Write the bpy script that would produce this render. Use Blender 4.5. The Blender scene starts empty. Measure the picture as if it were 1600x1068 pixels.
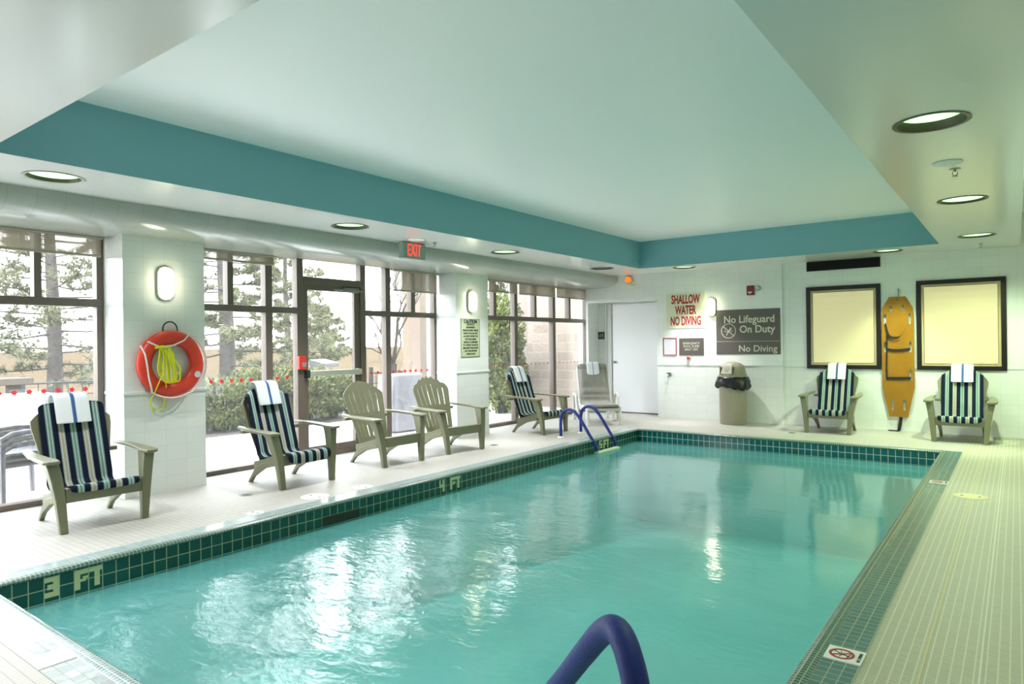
import bpy, bmesh, math, random
from mathutils import Vector, Matrix
R = math.radians
random.seed(7)
scene = bpy.context.scene
col = scene.collection
# ------------------------------------------------------------------ camera
cd = bpy.data.cameras.new('camera'); cam = bpy.data.objects.new('camera', cd); col.objects.link(cam)
_r = Vector((0.79979073, 0.60016078, -0.01190958)); _w = Vector((-0.60018712, 0.79985798, 0.00162028)); _u = _r.cross(_w)
cam.matrix_world = Matrix(((_r.x, _u.x, -_w.x, 0), (_r.y, _u.y, -_w.y, 0), (_r.z, _u.z, -_w.z, 1.4), (0, 0, 0, 1)))
cd.sensor_width = 36; cd.lens = 1052.675 * 36 / 1600; cd.clip_start = 0.05; cd.clip_end = 900
scene.camera = cam
# ------------------------------------------------------------------ world, exposure
w = bpy.data.worlds.new('overcast_sky'); scene.world = w; w.use_nodes = True
nt = w.node_tree; bgn = nt.nodes['Background']
tc = nt.nodes.new('ShaderNodeTexCoord'); sp = nt.nodes.new('ShaderNodeSeparateXYZ'); rp = nt.nodes.new('ShaderNodeValToRGB')
nt.links.new(tc.outputs['Generated'], sp.inputs[0]); nt.links.new(sp.outputs['Z'], rp.inputs[0]); nt.links.new(rp.outputs[0], bgn.inputs[0])
rp.color_ramp.elements[0].position = 0.0; rp.color_ramp.elements[0].color = (1, .985, .98, 1)
rp.color_ramp.elements[1].position = 0.6; rp.color_ramp.elements[1].color = (.86, .93, 1, 1)
bgn.inputs[1].default_value = 2.35
scene.view_settings.view_transform = 'Standard'; scene.view_settings.look = 'None'
scene.view_settings.exposure = 2.52; scene.view_settings.gamma = 1; scene.view_settings.use_curve_mapping = False
scene.cycles.use_denoising = True
scene.cycles.max_bounces = 10; scene.cycles.diffuse_bounces = 6; scene.cycles.glossy_bounces = 4
scene.cycles.transparent_max_bounces = 24; scene.cycles.transmission_bounces = 6
scene.cycles.caustics_reflective = False; scene.cycles.caustics_refractive = False
scene.cycles.sample_clamp_indirect = 6

def area(name, loc, rot, sx, sy, power, color, shape='RECTANGLE', portal=False, spread=math.pi):
    l = bpy.data.lights.new(name, 'AREA'); l.shape = shape; l.size = sx; l.size_y = sy; l.energy = power; l.color = color
    l.spread = spread
    if portal: l.cycles.is_portal = True
    o = bpy.data.objects.new(name, l); o.location = loc; o.rotation_euler = rot; col.objects.link(o); return o
# daylight through the window wall (portals guide the sky light, they emit nothing themselves)
for k, (a, b) in enumerate(((-1.6, 2.82), (3.6, 7.43), (8.18, 11.95))):
    area('window_portal', (-7.16, (a + b) / 2, 1.26), (0, -R(90), 0), 2.5, b - a, 1, (1, 1, 1), portal=True)

# ------------------------------------------------------------------ materials
MT = {}
def srgb(h):
    c = [int(h[i:i + 2], 16) / 255 for i in (0, 2, 4)]
    return tuple(((x / 12.92) if x <= .04045 else ((x + .055) / 1.055) ** 2.4) for x in c)
def mat(name, c, rough=.5, metal=0, spec=.5, var=0, vscale=8, bump=0, bscale=60, emis=None, estr=0, coat=0):
    if name in MT: return MT[name]
    m = bpy.data.materials.new(name); m.use_nodes = True; n = m.node_tree; b = n.nodes['Principled BSDF']
    if isinstance(c, str): c = srgb(c)
    b.inputs['Base Color'].default_value = (*c, 1); b.inputs['Roughness'].default_value = rough
    b.inputs['Metallic'].default_value = metal; b.inputs['Specular IOR Level'].default_value = spec
    b.inputs['Coat Weight'].default_value = coat
    t = n.nodes.new('ShaderNodeTexCoord')
    if var:
        z = n.nodes.new('ShaderNodeTexNoise'); z.inputs['Scale'].default_value = vscale; z.inputs['Detail'].default_value = 4
        n.links.new(t.outputs['Object'], z.inputs['Vector'])
        r = n.nodes.new('ShaderNodeValToRGB')
        r.color_ramp.elements[0].position = .3; r.color_ramp.elements[1].position = .7
        r.color_ramp.elements[0].color = (*[x * (1 - var) for x in c], 1); r.color_ramp.elements[1].color = (*[min(1, x * (1 + var)) for x in c], 1)
        n.links.new(z.outputs['Fac'], r.inputs[0]); n.links.new(r.outputs[0], b.inputs['Base Color'])
    if bump:
        z = n.nodes.new('ShaderNodeTexNoise'); z.inputs['Scale'].default_value = bscale
        n.links.new(t.outputs['Object'], z.inputs['Vector'])
        u = n.nodes.new('ShaderNodeBump'); u.inputs['Strength'].default_value = bump; u.inputs['Distance'].default_value = .01
        n.links.new(z.outputs['Fac'], u.inputs['Height']); n.links.new(u.outputs[0], b.inputs['Normal'])
    if emis:
        b.inputs['Emission Color'].default_value = (*emis, 1); b.inputs['Emission Strength'].default_value = estr
    MT[name] = m; return m
def tile(name, axes, w_, h_, c1, c2, grout, mortar=.003, rough=.25, offx=0, offy=0, brick_off=0, bump=.3, spec=.5, wave=0, metal=0):
    """flat tiling in world metres; axes picks which two coordinates carry the grid"""
    m = bpy.data.materials.new(name); m.use_nodes = True; n = m.node_tree; b = n.nodes['Principled BSDF']
    t = n.nodes.new('ShaderNodeTexCoord'); s = n.nodes.new('ShaderNodeSeparateXYZ'); k = n.nodes.new('ShaderNodeCombineXYZ')
    n.links.new(t.outputs['Object'], s.inputs[0])
    for ax, i, off in zip(axes, (0, 1), (offx, offy)):
        a = n.nodes.new('ShaderNodeMath'); a.operation = 'SUBTRACT'; a.inputs[1].default_value = off - 50 * (w_ if i == 0 else h_)
        n.links.new(s.outputs['XYZ'.index(ax)], a.inputs[0]); n.links.new(a.outputs[0], k.inputs[i])
    q = n.nodes.new('ShaderNodeTexBrick'); q.offset = brick_off; q.squash = 1; q.inputs['Scale'].default_value = 1
    q.inputs['Brick Width'].default_value = w_; q.inputs['Row Height'].default_value = h_
    q.inputs['Mortar Size'].default_value = mortar; q.inputs['Mortar Smooth'].default_value = .15; q.inputs['Bias'].default_value = 0
    for i, c in (('Color1', c1), ('Color2', c2), ('Mortar', grout)):
        q.inputs[i].default_value = (*(srgb(c) if isinstance(c, str) else c), 1)
    n.links.new(k.outputs[0], q.inputs['Vector']); n.links.new(q.outputs['Color'], b.inputs['Base Color'])
    b.inputs['Roughness'].default_value = rough; b.inputs['Specular IOR Level'].default_value = spec; b.inputs['Metallic'].default_value = metal
    if bump or wave:
        u = n.nodes.new('ShaderNodeBump'); u.inputs['Strength'].default_value = bump; u.inputs['Distance'].default_value = .003; u.invert = True
        n.links.new(q.outputs['Fac'], u.inputs['Height']); last = u
        if wave:
            z = n.nodes.new('ShaderNodeTexNoise'); z.inputs['Scale'].default_value = 14; n.links.new(t.outputs['Object'], z.inputs['Vector'])
            v = n.nodes.new('ShaderNodeBump'); v.inputs['Strength'].default_value = wave; v.inputs['Distance'].default_value = .01
            n.links.new(z.outputs['Fac'], v.inputs['Height']); n.links.new(u.outputs[0], v.inputs['Normal']); last = v
        n.links.new(last.outputs[0], b.inputs['Normal'])
    MT[name] = m; return m
def schlick(n, f0, normal=None):
    g = n.nodes.new('ShaderNodeNewGeometry'); d = n.nodes.new('ShaderNodeVectorMath'); d.operation = 'DOT_PRODUCT'
    n.links.new(g.outputs['Incoming'], d.inputs[0]); n.links.new(normal or g.outputs['Normal'], d.inputs[1])
    def M(op, a, b=None, c=None):
        k = n.nodes.new('ShaderNodeMath'); k.operation = op
        for i, v in enumerate((a, b, c)):
            if v is None: continue
            if isinstance(v, (int, float)): k.inputs[i].default_value = v
            else: n.links.new(v, k.inputs[i])
        return k.outputs[0]
    a = M('ABSOLUTE', d.outputs['Value']); a = M('SUBTRACT', 1.0, a); a = M('POWER', a, 5.0); return M('MULTIPLY_ADD', a, 1 - f0, f0)
def glassmat(name, tint=(.97, .985, .98), glare_veil=0):
    m = bpy.data.materials.new(name); m.use_nodes = True; n = m.node_tree; n.nodes.clear()
    o = n.nodes.new('ShaderNodeOutputMaterial'); mx = n.nodes.new('ShaderNodeMixShader')
    t = n.nodes.new('ShaderNodeBsdfTransparent'); t.inputs[0].default_value = (*tint, 1); g = n.nodes.new('ShaderNodeBsdfGlossy'); g.inputs['Roughness'].default_value = .01
    n.links.new(schlick(n, .05), mx.inputs[0]); n.links.new(t.outputs[0], mx.inputs[1]); n.links.new(g.outputs[0], mx.inputs[2])
    last = mx
    if glare_veil:  # milky film stands in for glare washing out the view
        d = n.nodes.new('ShaderNodeBsdfDiffuse'); d.inputs[0].default_value = (.8, .8, .8, 1); tr = n.nodes.new('ShaderNodeBsdfTranslucent'); tr.inputs[0].default_value = (.8, .8, .8, 1)
        ad = n.nodes.new('ShaderNodeMixShader'); n.links.new(d.outputs[0], ad.inputs[1]); n.links.new(tr.outputs[0], ad.inputs[2])
        m2 = n.nodes.new('ShaderNodeMixShader'); m2.inputs[0].default_value = glare_veil; n.links.new(mx.outputs[0], m2.inputs[1]); n.links.new(ad.outputs[0], m2.inputs[2]); last = m2
    n.links.new(last.outputs[0], o.inputs[0]); MT[name] = m; return m

WHITE = mat('white_paint', 'E6E8E4', .45)
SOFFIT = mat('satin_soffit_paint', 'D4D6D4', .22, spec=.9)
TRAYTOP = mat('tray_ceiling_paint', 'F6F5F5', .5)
TEAL = mat('teal_fascia_paint', '7CB0BA', .5)
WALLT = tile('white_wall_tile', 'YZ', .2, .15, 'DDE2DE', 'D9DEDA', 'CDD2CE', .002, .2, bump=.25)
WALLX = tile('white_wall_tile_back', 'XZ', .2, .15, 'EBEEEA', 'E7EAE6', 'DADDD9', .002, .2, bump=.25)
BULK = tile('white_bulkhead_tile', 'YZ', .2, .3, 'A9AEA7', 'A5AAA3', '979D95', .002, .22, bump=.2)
TRIMW = mat('white_trim', 'DADFDC', .25)
DECK = tile('deck_mosaic', 'XY', .025, .05, 'BDBAB3', 'B4B1AA', '9A968E', .003, .55, bump=.3)
DECKR = tile('deck_mosaic_ribbed', 'XY', .040, .020, 'A3A28F', '999884', 'C6C4AE', .0035, .5, bump=.3)
BANDX = tile('waterline_tile_side', 'YZ', .084, .084, '00453F', '0A524B', 'A8B08C', .0035, .12, offx=1.60, offy=-.02, bump=.4)
BANDY = tile('waterline_tile_end', 'XZ', .084, .084, '035A5E', '0A6668', 'C9D0C4', .0035, .12, offx=-.757, offy=-.02, bump=.4)
COPE = tile('coping_tile_side', 'XY', .05, .05, '587A76', '4E706C', '93A593', .0025, .26, offx=-.705, bump=.3, wave=.06)
COPEL = tile('coping_tile_pale', 'XY', .05, .05, 'A3B2B2', '94A5A5', 'B6C0BE', .002, .14, offx=-.705, bump=.3, wave=.1)
COPEN = tile('coping_tile_near', 'XY', .075, .05, 'B4BCBC', '98A2A2', '8D9494', .002, .16, bump=.3, wave=.3)
NOSE = tile('coping_nosing_mosaic', 'XY', .025, .025, '47665F', '395750', '8DA08C', .003, .26, bump=.5)
NOSEN = tile('coping_nosing_near', 'XY', .025, .025, '88A0A0', '6E8788', 'C8D4D2', .0025, .12, bump=.5)
PLASTER = mat('pool_plaster', (.33, .67, .69), .7, var=.05, vscale=1.5)
BROWN = mat('bronze_window_frame', '6A5F57', .42, spec=.5)
BLACKF = mat('black_frame', '17130F', .35)
DARK = mat('dark_metal', '2A2B2B', .5)
GREYM = mat('grey_metal', '8C8F8E', .35, metal=.7)
CHROME = mat('chrome', 'C8CCCC', .18, metal=1)
GLASS = glassmat('window_glass', glare_veil=.016)
STICK = mat('red_sticker', 'E8343C', .5)
RESIN = mat('sage_resin', '79795F', .38, var=.04, vscale=3)
WRESIN = mat('white_resin', 'D8D6D2', .38)
TOWEL = None
# ------------------------------------------------------------------ mesh builder
class B:
    def __init__(s): s.v = []; s.f = []; s.m = []; s.cur = 0
    def _add(s, vs, fs):
        o = len(s.v); s.v += [tuple(p) for p in vs]
        for f in fs: s.f.append(tuple(i + o for i in f)); s.m.append(s.cur)
    def box(s, x0, x1, y0, y1, z0, z1):
        s._add([(x, y, z) for x in (x0, x1) for y in (y0, y1) for z in (z0, z1)],
               [(0, 1, 3, 2), (4, 6, 7, 5), (0, 4, 5, 1), (2, 3, 7, 6), (0, 2, 6, 4), (1, 5, 7, 3)]); return s
    def hexa(s, a, b):   # two quads (4 points each), joined
        s._add(list(a) + list(b), [(3, 2, 1, 0), (4, 5, 6, 7)] + [(i, (i + 1) % 4, (i + 1) % 4 + 4, i + 4) for i in range(4)]); return s
    def prism(s, pts, axis, a, b):
        def P(p, t):
            return {'X': (t, p[0], p[1]), 'Y': (p[0], t, p[1]), 'Z': (p[0], p[1], t)}[axis]
        n = len(pts); s._add([P(p, a) for p in pts] + [P(p, b) for p in pts],
            [tuple(range(n))[::-1], tuple(range(n, 2 * n))] + [(i, (i + 1) % n, (i + 1) % n + n, i + n) for i in range(n)]); return s
    def tube(s, pts, r, n=10, caps=True):
        pts = [Vector(p) for p in pts]; rs = r if isinstance(r, (list, tuple)) else [r] * len(pts)
        rings = []; up = None
        for i, p in enumerate(pts):
            d = (pts[min(i + 1, len(pts) - 1)] - pts[max(i - 1, 0)]).normalized()
            if up is None:
                up = Vector((0, 0, 1)) if abs(d.z) < .9 else Vector((1, 0, 0))
            a = d.cross(up).normalized(); up = a.cross(d).normalized()
            rings.append([p + (a * math.cos(2 * math.pi * k / n) + up * math.sin(2 * math.pi * k / n)) * rs[i] for k in range(n)])
        vs = [q for g in rings for q in g]; fs = []
        for i in range(len(pts) - 1):
            for k in range(n):
                fs.append((i * n + k, (i + 1) * n + k, (i + 1) * n + (k + 1) % n, i * n + (k + 1) % n))
        if caps: fs += [tuple(range(n)), tuple(range((len(pts) - 1) * n, len(pts) * n))[::-1]]
        s._add(vs, fs); return s
    def lathe(s, prof, c=(0, 0, 0), n=32, axis='Z', closed=False):
        vs = []; c = Vector(c)
        for r, h in prof:
            for k in range(n):
                a = 2 * math.pi * k / n; x, y = r * math.cos(a), r * math.sin(a)
                vs.append(c + Vector({'Z': (x, y, h), 'X': (h, x, y), 'Y': (x, h, y)}[axis]))
        fs = []; m = len(prof); last = m if closed else m - 1
        for i in range(last):
            for k in range(n):
                j = (i + 1) % m
                fs.append((i * n + k, i * n + (k + 1) % n, j * n + (k + 1) % n, j * n + k))
        if not closed:
            if prof[0][0] > 1e-6: fs.append(tuple(range(n))[::-1])
            if prof[-1][0] > 1e-6: fs.append(tuple(range((m - 1) * n, m * n)))
        s._add(vs, fs); return s
    def build(s, name, mats, parent=None, smooth=False, bevel=0, sub=0, loc=None, fix=True):
        me = bpy.data.meshes.new(name); me.from_pydata(s.v, [], s.f)
        mats = mats if isinstance(mats, (list, tuple)) else [mats]
        for m in mats: me.materials.append(m)
        if len(mats) > 1: me.polygons.foreach_set('material_index', s.m)
        if fix:
            bm = bmesh.new(); bm.from_mesh(me); bmesh.ops.remove_doubles(bm, verts=bm.verts, dist=1e-5)
            bmesh.ops.recalc_face_normals(bm, faces=bm.faces); bm.to_mesh(me); bm.free()
        if smooth:
            for p_ in me.polygons: p_.use_smooth = True
            if smooth != 'all':
                try: me.set_sharp_from_angle(angle=R(40))
                except Exception: pass
        o = bpy.data.objects.new(name, me); col.objects.link(o)
        if parent: o.parent = parent
        if loc: o.location = loc
        if bevel:
            b = o.modifiers.new('bevel', 'BEVEL'); b.width = bevel; b.segments = 2; b.limit_method = 'ANGLE'; b.angle_limit = R(40)
        if sub:
            b = o.modifiers.new('sub', 'SUBSURF'); b.levels = sub; b.render_levels = sub
        return o
def tag(o, label=None, cat=None, group=None, kind=None):
    if label: o['label'] = label
    if cat: o['category'] = cat
    if group: o['group'] = group
    if kind: o['kind'] = kind
    return o
def empty(name, loc=(0, 0, 0), rz=0, label=None, cat=None, group=None, kind=None):
    o = bpy.data.objects.new(name, None); o.location = loc; o.rotation_euler = (0, 0, rz); o.empty_display_size = .1; col.objects.link(o)
    return tag(o, label, cat, group, kind)
def copy_tree(o, parent=None):
    c = o.copy(); col.objects.link(c)
    if parent: c.parent = parent
    for ch in list(o.children): copy_tree(ch, c)
    return c
def text(txt, name, m, parent, size, rot, loc, sx=1, ext=.0015, off=0, align='CENTER', space=1):
    c = bpy.data.curves.new(name, 'FONT'); c.body = txt; c.size = size; c.align_x = align; c.align_y = 'CENTER'; c.extrude = ext; c.offset = off; c.space_line = space; c.resolution_u = 3
    t = bpy.data.objects.new(name + '_src', c); col.objects.link(t)
    bpy.context.view_layer.update()
    me = bpy.data.meshes.new_from_object(t.evaluated_get(bpy.context.evaluated_depsgraph_get()))
    bpy.data.objects.remove(t); me.transform(Matrix.Diagonal((sx, 1, 1, 1)))
    me.materials.clear(); me.materials.append(m)
    o = bpy.data.objects.new(name, me); col.objects.link(o); o.rotation_euler = rot; o.location = loc
    if parent: o.parent = parent
    return o
ROTX = (R(90), 0, R(90))      # text facing +X
ROTY = (R(90), 0, 0)          # text facing -Y

# ================================================================== room shell
XL, XR, YB, YN = -4.871, -.757, 9.808, 1.304     # pool water edge
ZW = -.186                                       # water level
Z1, Z2 = 2.659, 3.12
XRW, YNW = 2.6, -2.6
def S(b, name, m, **k): return tag(b.build(name, m, **k), kind='structure')
# floor ring round the pool (deck), ribbed mosaic on the right-hand side
NZ, CP = .055, .15                               # nosing, coping band
ox0, ox1, oy0, oy1 = XL - NZ - CP, XR + NZ + CP, YN - NZ - CP, YB + NZ + .05
b = B()
b.box(-7.0, ox0, YNW, 12.05, -.2, 0).box(ox0, ox1, YNW, oy0, -.2, 0).box(ox0, ox1, oy1, 12.05, -.2, 0)
b.cur = 1; b.box(ox1, XRW, YNW, 12.05, -.2, 0)
S(b, 'floor', [DECK, DECKR])
# coping: flat band and rounded nosing on each side
def coping(name, side):
    if side in 'LR':
        s_ = 1 if side == 'R' else -1; xe = XR if side == 'R' else XL
        pr = [(xe - s_ * .012, -.022), (xe - s_ * .02, -.008), (xe - s_ * .008, .004), (xe + s_ * .02, .008), (xe + s_ * NZ, .002), (xe + s_ * NZ, -.022)]
        S(B().prism(pr, 'Y', YN - NZ, YB + NZ), name + '_nosing', NOSE, smooth=True)
        x0, x1 = sorted((xe + s_ * NZ, xe + s_ * (NZ + CP)))
        S(B().box(x0, x1, YN - NZ, YB + NZ, -.2, .002), name + '_band', COPE if side == 'R' else COPEL)
    else:
        s_ = 1 if side == 'B' else -1; ye = YB if side == 'B' else YN; cw = .05 if side == 'B' else CP
        pr = [(ye - s_ * .012, -.022), (ye - s_ * .02, -.008), (ye - s_ * .008, .004), (ye + s_ * .02, .008), (ye + s_ * NZ, .002), (ye + s_ * NZ, -.022)]
        S(B().prism(pr, 'X', XL - .0, XR + .0), name + '_nosing', NOSE if side == 'B' else NOSEN, smooth=True)
        y0, y1 = sorted((ye + s_ * NZ, ye + s_ * (NZ + cw)))
        S(B().box(ox0, ox1, y0, y1, -.2, .002), name + '_band', COPE if side == 'B' else COPEN)
for i, sd in enumerate('LRBN'): coping('trim_%d' % (i + 1), sd)
# pool basin
ZF1, ZF2 = -.95, -1.45
b = B(); t_ = .2
for (x0, x1, y0, y1) in ((XL - t_, XL, YN - t_, YB + t_), (XR, XR + t_, YN - t_, YB + t_), (XL, XR, YB, YB + t_), (XL, XR, YN - t_, YN)):
    b.box(x0, x1, y0, y1, -1.6, -.2)
b.cur = 1
S(b, 'pool_wall', [PLASTER])
b = B(); b.prism([(YN, ZF1), (YN + 4, ZF1 - .15), (YB, ZF2), (YB, ZF2 - .1), (YN, ZF2 - .1)], 'X', XL, XR)
S(b, 'pool_floor', PLASTER)
for nm, m, q in (('trim_5', BANDX, (XL - .03, XL, YN, YB)), ('trim_6', BANDX, (XR, XR + .03, YN, YB)), ('trim_7', BANDY, (XL, XR, YB, YB + .03)), ('trim_8', BANDY, (XL, XR, YN - .03, YN))):
    S(B().box(*q, -.20, -.0205), nm, m)
# water
def watermat():
    m = bpy.data.materials.new('pool_water'); m.use_nodes = True; n = m.node_tree; n.nodes.clear(); L = n.links.new
    N = n.nodes.new
    o = N('ShaderNodeOutputMaterial'); mx = N('ShaderNodeMixShader')
    t = N('ShaderNodeBsdfTransparent'); t.inputs[0].default_value = (.74, .97, .94, 1)
    df = N('ShaderNodeBsdfDiffuse'); df.inputs[0].default_value = (.22, .55, .55, 1)
    m1 = N('ShaderNodeMixShader'); m1.inputs[0].default_value = .35
    g = N('ShaderNodeBsdfGlossy'); g.inputs['Roughness'].default_value = .085
    tc = N('ShaderNodeTexCoord'); sx = N('ShaderNodeSeparateXYZ'); L(tc.outputs['Object'], sx.inputs[0])
    def noise(sc, det, scale3, dist=0):
        mp = N('ShaderNodeMapping'); mp.inputs['Scale'].default_value = scale3; mp.inputs['Rotation'].default_value = (0, 0, R(37)); L(tc.outputs['Object'], mp.inputs[0])
        z = N('ShaderNodeTexNoise'); z.inputs['Scale'].default_value = sc; z.inputs['Detail'].default_value = det; z.inputs['Distortion'].default_value = dist
        L(mp.outputs[0], z.inputs['Vector']); return z
    a = noise(1.3, 1, (1, 1.6, 1), .4); c = noise(9, 4, (1, 2.0, 1), .6)
    # jets stir the near left end most
    mr = N('ShaderNodeMapRange'); mr.inputs[1].default_value = 2.0; mr.inputs[2].default_value = 8.5; mr.inputs[3].default_value = 1; mr.inputs[4].default_value = .22
    L(sx.outputs['Y'], mr.inputs[0])
    m2 = N('ShaderNodeMapRange'); m2.inputs[1].default_value = -3.6; m2.inputs[2].default_value = -1.6; m2.inputs[3].default_value = 1; m2.inputs[4].default_value = .35
    L(sx.outputs['X'], m2.inputs[0])
    mu = N('ShaderNodeMath'); mu.operation = 'MULTIPLY'; L(mr.outputs[0], mu.inputs[0]); L(m2.outputs[0], mu.inputs[1])
    ad = N('ShaderNodeMath'); ad.operation = 'MULTIPLY_ADD'; L(c.outputs['Fac'], ad.inputs[0]); ad.inputs[1].default_value = .2; L(a.outputs['Fac'], ad.inputs[2])
    bp = N('ShaderNodeBump'); bp.inputs['Distance'].default_value = .03; L(ad.outputs[0], bp.inputs['Height']); L(mu.outputs[0], bp.inputs['Strength'])
    L(bp.outputs[0], g.inputs['Normal'])
    L(t.outputs[0], m1.inputs[1]); L(df.outputs[0], m1.inputs[2]); L(schlick(n, .04, bp.outputs[0]), mx.inputs[0]); L(m1.outputs[0], mx.inputs[1]); L(g.outputs[0], mx.inputs[2])
    L(mx.outputs[0], o.inputs[0]); return m
WATER = watermat()
b = B(); b._add([(XL, YN, ZW), (XR, YN, ZW), (XR, YB, ZW), (XL, YB, ZW)], [(0, 1, 2, 3)])
wo = b.build('pool_water', WATER); tag(wo, kind='structure')

# ceiling: soffit ring with round holes for the downlights, tray above
TX0, TX1, TY0, TY1 = -5.207, -.826, 1.419, 10.649
LIGHTS = [(-5.66, -.8, .2), (-5.66, 1.95, .2), (-5.66, 4.70, .35), (-5.67, 7.42, .6), (-5.67, 10.15, 0), (-4.55, 11.0, .6), (-1.48, 11.0, 1.7),
          (-.39, 4.62, .38), (-.39, 7.40, .8), (-.39, 10.10, 2.6), (-.39, 1.85, .25), (-3.0, 0.3, .3), (-2.2, -1.4, .5), (-4.4, 0.2, .25)]  # unseen lamps over the near deck and behind the camera, added as fill
RH = .185
def plate(rect, z, nm, m):
    x0, x1, y0, y1 = rect; bm = bmesh.new(); es = []
    loops = [[(x0, y0), (x1, y0), (x1, y1), (x0, y1)]]
    for lx, ly, _ in LIGHTS:
        if x0 < lx < x1 and y0 < ly < y1:
            loops.append([(lx + RH * math.cos(2 * math.pi * k / 40), ly + RH * math.sin(2 * math.pi * k / 40)) for k in range(40)])
    for lp in loops:
        vs = [bm.verts.new((*p, z)) for p in lp]; es += [bm.edges.new((vs[i], vs[(i + 1) % len(vs)])) for i in range(len(vs))]
    bmesh.ops.triangle_fill(bm, use_beauty=True, edges=es, use_dissolve=False)
    return bm
me_all = bmesh.new()
def addbm(dst, src):
    t = bpy.data.meshes.new('t'); src.to_mesh(t); src.free(); dst.from_mesh(t); bpy.data.meshes.remove(t)
for rc in ((-6.14, TX0, YNW, 11.65), (TX1, .04, YNW, 11.65), (TX0, TX1, TY1, 11.65), (TX0, TX1, YNW, TY0)):
    addbm(me_all, plate(rc, Z1, '', None))
bmesh.ops.remove_doubles(me_all, verts=me_all.verts, dist=1e-4)
for f in me_all.faces:
    if f.normal.z > 0: f.normal_flip()
me = bpy.data.meshes.new('ceiling'); me_all.to_mesh(me); me_all.free(); me.materials.append(SOFFIT)
o = bpy.data.objects.new('ceiling', me); col.objects.link(o); tag(o, kind='structure')
S(B().box(-7.3, XRW + .1, YNW - .1, 12.2, Z2, Z2 + .15), 'ceiling', TRAYTOP)
S(B().box(TX0 - .02, TX0, TY0, TY1, Z1 + .001, Z2), 'trim_9', TEAL)
S(B().box(TX0 - .02, TX1 + .02, TY1, TY1 + .02, Z1 + .001, Z2), 'trim_10', TEAL)
S(B().box(TX1, TX1 + .02, TY0, TY1, Z1 + .001, Z2), 'trim_11', TEAL)
S(B().box(TX0 - .02, TX1 + .02, TY0 - .02, TY0, Z1 + .001, Z2), 'trim_12', TEAL)
S(B().box(.03, .05, YNW, 11.65, Z1 - .001, Z2), 'trim_13', SOFFIT)
# bulkhead over the windows, rounded lower edge
pr = [(-6.14, Z1 + .02), (-6.14, 2.60)] + [(-6.14 - .34 * (1 - math.cos(a)), 2.60 - .15 * math.sin(a)) for a in [R(x) for x in range(10, 91, 10)]] + [(-6.9, 2.447), (-6.9, 2.53), (-7.2, 2.53), (-7.2, Z1 + .02)]
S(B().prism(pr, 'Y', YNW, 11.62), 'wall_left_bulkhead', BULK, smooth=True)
# left wall: pillars between the window bays
b = B()
for y0, y1, xf in ((2.82, 3.60, -6.6), (7.43, 8.18, -6.6), (-2.7, -1.6, -6.6)):
    b.box(-7.2, xf, y0, y1, 0, 2.50)
b.box(-7.25, -6.98, 11.93, 12.2, 0, 3.1); b.box(-7.25, -7.15, YNW, 12.2, 2.5, 3.12)
S(b, 'wall_left', WALLT)
for i, (y0, y1) in enumerate(((2.82, 3.60), (7.43, 8.18))):
    S(B().box(-7.0, -6.585, y0 - .012, y1 + .012, .955, .99), 'trim_%d' % (14 + i), TRIMW, bevel=.01)
# back wall, door alcove, recess
b = B()
b.box(-5.34, -3.11, 11.6, 12.2, 0, 3.12).box(-6.86, -5.34, 11.6, 12.2, 2.17, 3.12).box(-6.86, -6.81, 11.6, 12.05, 0, 2.17)
b.box(-7.2, -5.34, 12.0, 12.2, 0, 3.12).box(-3.11, XRW, 11.65, 12.2, 0, 3.12)
S(b, 'wall_back', WALLX)
S(B().box(-5.34, -3.10, 11.588, 11.6, .955, .985), 'trim_16', TRIMW, bevel=.008)
S(B().box(-3.11, XRW, 11.638, 11.65, .945, .975), 'trim_17', TRIMW, bevel=.008)
S(B().box(XRW, XRW + .1, YNW, 12.1, 0, 3.12), 'wall_right', mat('wall_tile_plain', 'DCE1DD', .3))
S(B().box(-7.2, XRW + .1, YNW - .1, YNW, 0, 3.12), 'wall_near', MT['wall_tile_plain'])

# ================================================================== windows
def window(idx, y0, y1, fulls, uppers, transoms, name=None):
    root = empty('window_%d' % idx, (-7.05, (y0 + y1) / 2, 0), kind='structure')
    b = B(); fx0, fx1 = -.055, .045; oy = -(y0 + y1) / 2
    def bar(a, c, z0, z1, d=0): b.box(fx0 - d, fx1 + d, a + oy, c + oy, z0, z1)
    bar(y0, y0 + .06, 0, 2.53); bar(y1 - .06, y1, 0, 2.53); bar(y0, y1, 0, .05, .01); bar(y0, y1, 2.47, 2.53)
    for a, c in fulls: bar(a, c, 0, 2.5)
    for a, c in uppers: bar(a, c, 1.85, 2.5)
    for a, c in transoms: bar(a, c, 1.79, 1.865, .004)
    b.build('frame', BROWN, root, bevel=.004)
    return root, oy
def pane(root, oy, y0, y1, z0, z1): B().box(-.008, -.002, y0 + oy, y1 + oy, z0, z1).build('glass_pane', GLASS, root)
W1, o1 = window(1, -1.6, 2.82, [(-.1, -.01), (1.20, 1.29)], [(.55, .61), (2.25, 2.31)], [(-1.6, 2.82)])
for a, c in ((-1.54, -.1), (-.01, 1.2), (1.29, 2.76)): pane(W1, o1, a, c, .05, 2.47)
W2, o2 = window(2, 3.60, 7.46, [(4.56, 4.65), (4.99, 5.08), (5.98, 6.07), (6.43, 6.52)], [(4.09, 4.16), (6.92, 7.0)], [(3.6, 5.0), (6.0, 7.46)])
for a, c in ((3.66, 4.56), (4.65, 4.99), (6.07, 6.43), (6.52, 7.40)): pane(W2, o2, a, c, .05, 2.47)
pane(W2, o2, 5.08, 5.98, 2.24, 2.47)
B().box(-.055, .05, 5.08 + o2, 5.98 + o2, 2.16, 2.25).build('transom_bar', BROWN, W2, bevel=.004)
W3, o3 = window(3, 8.18, 11.93, [(9.42, 9.51), (10.63, 10.72)], [(8.84, 8.91), (10.03, 10.10), (11.20, 11.27)], [(8.18, 11.93)])
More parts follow.
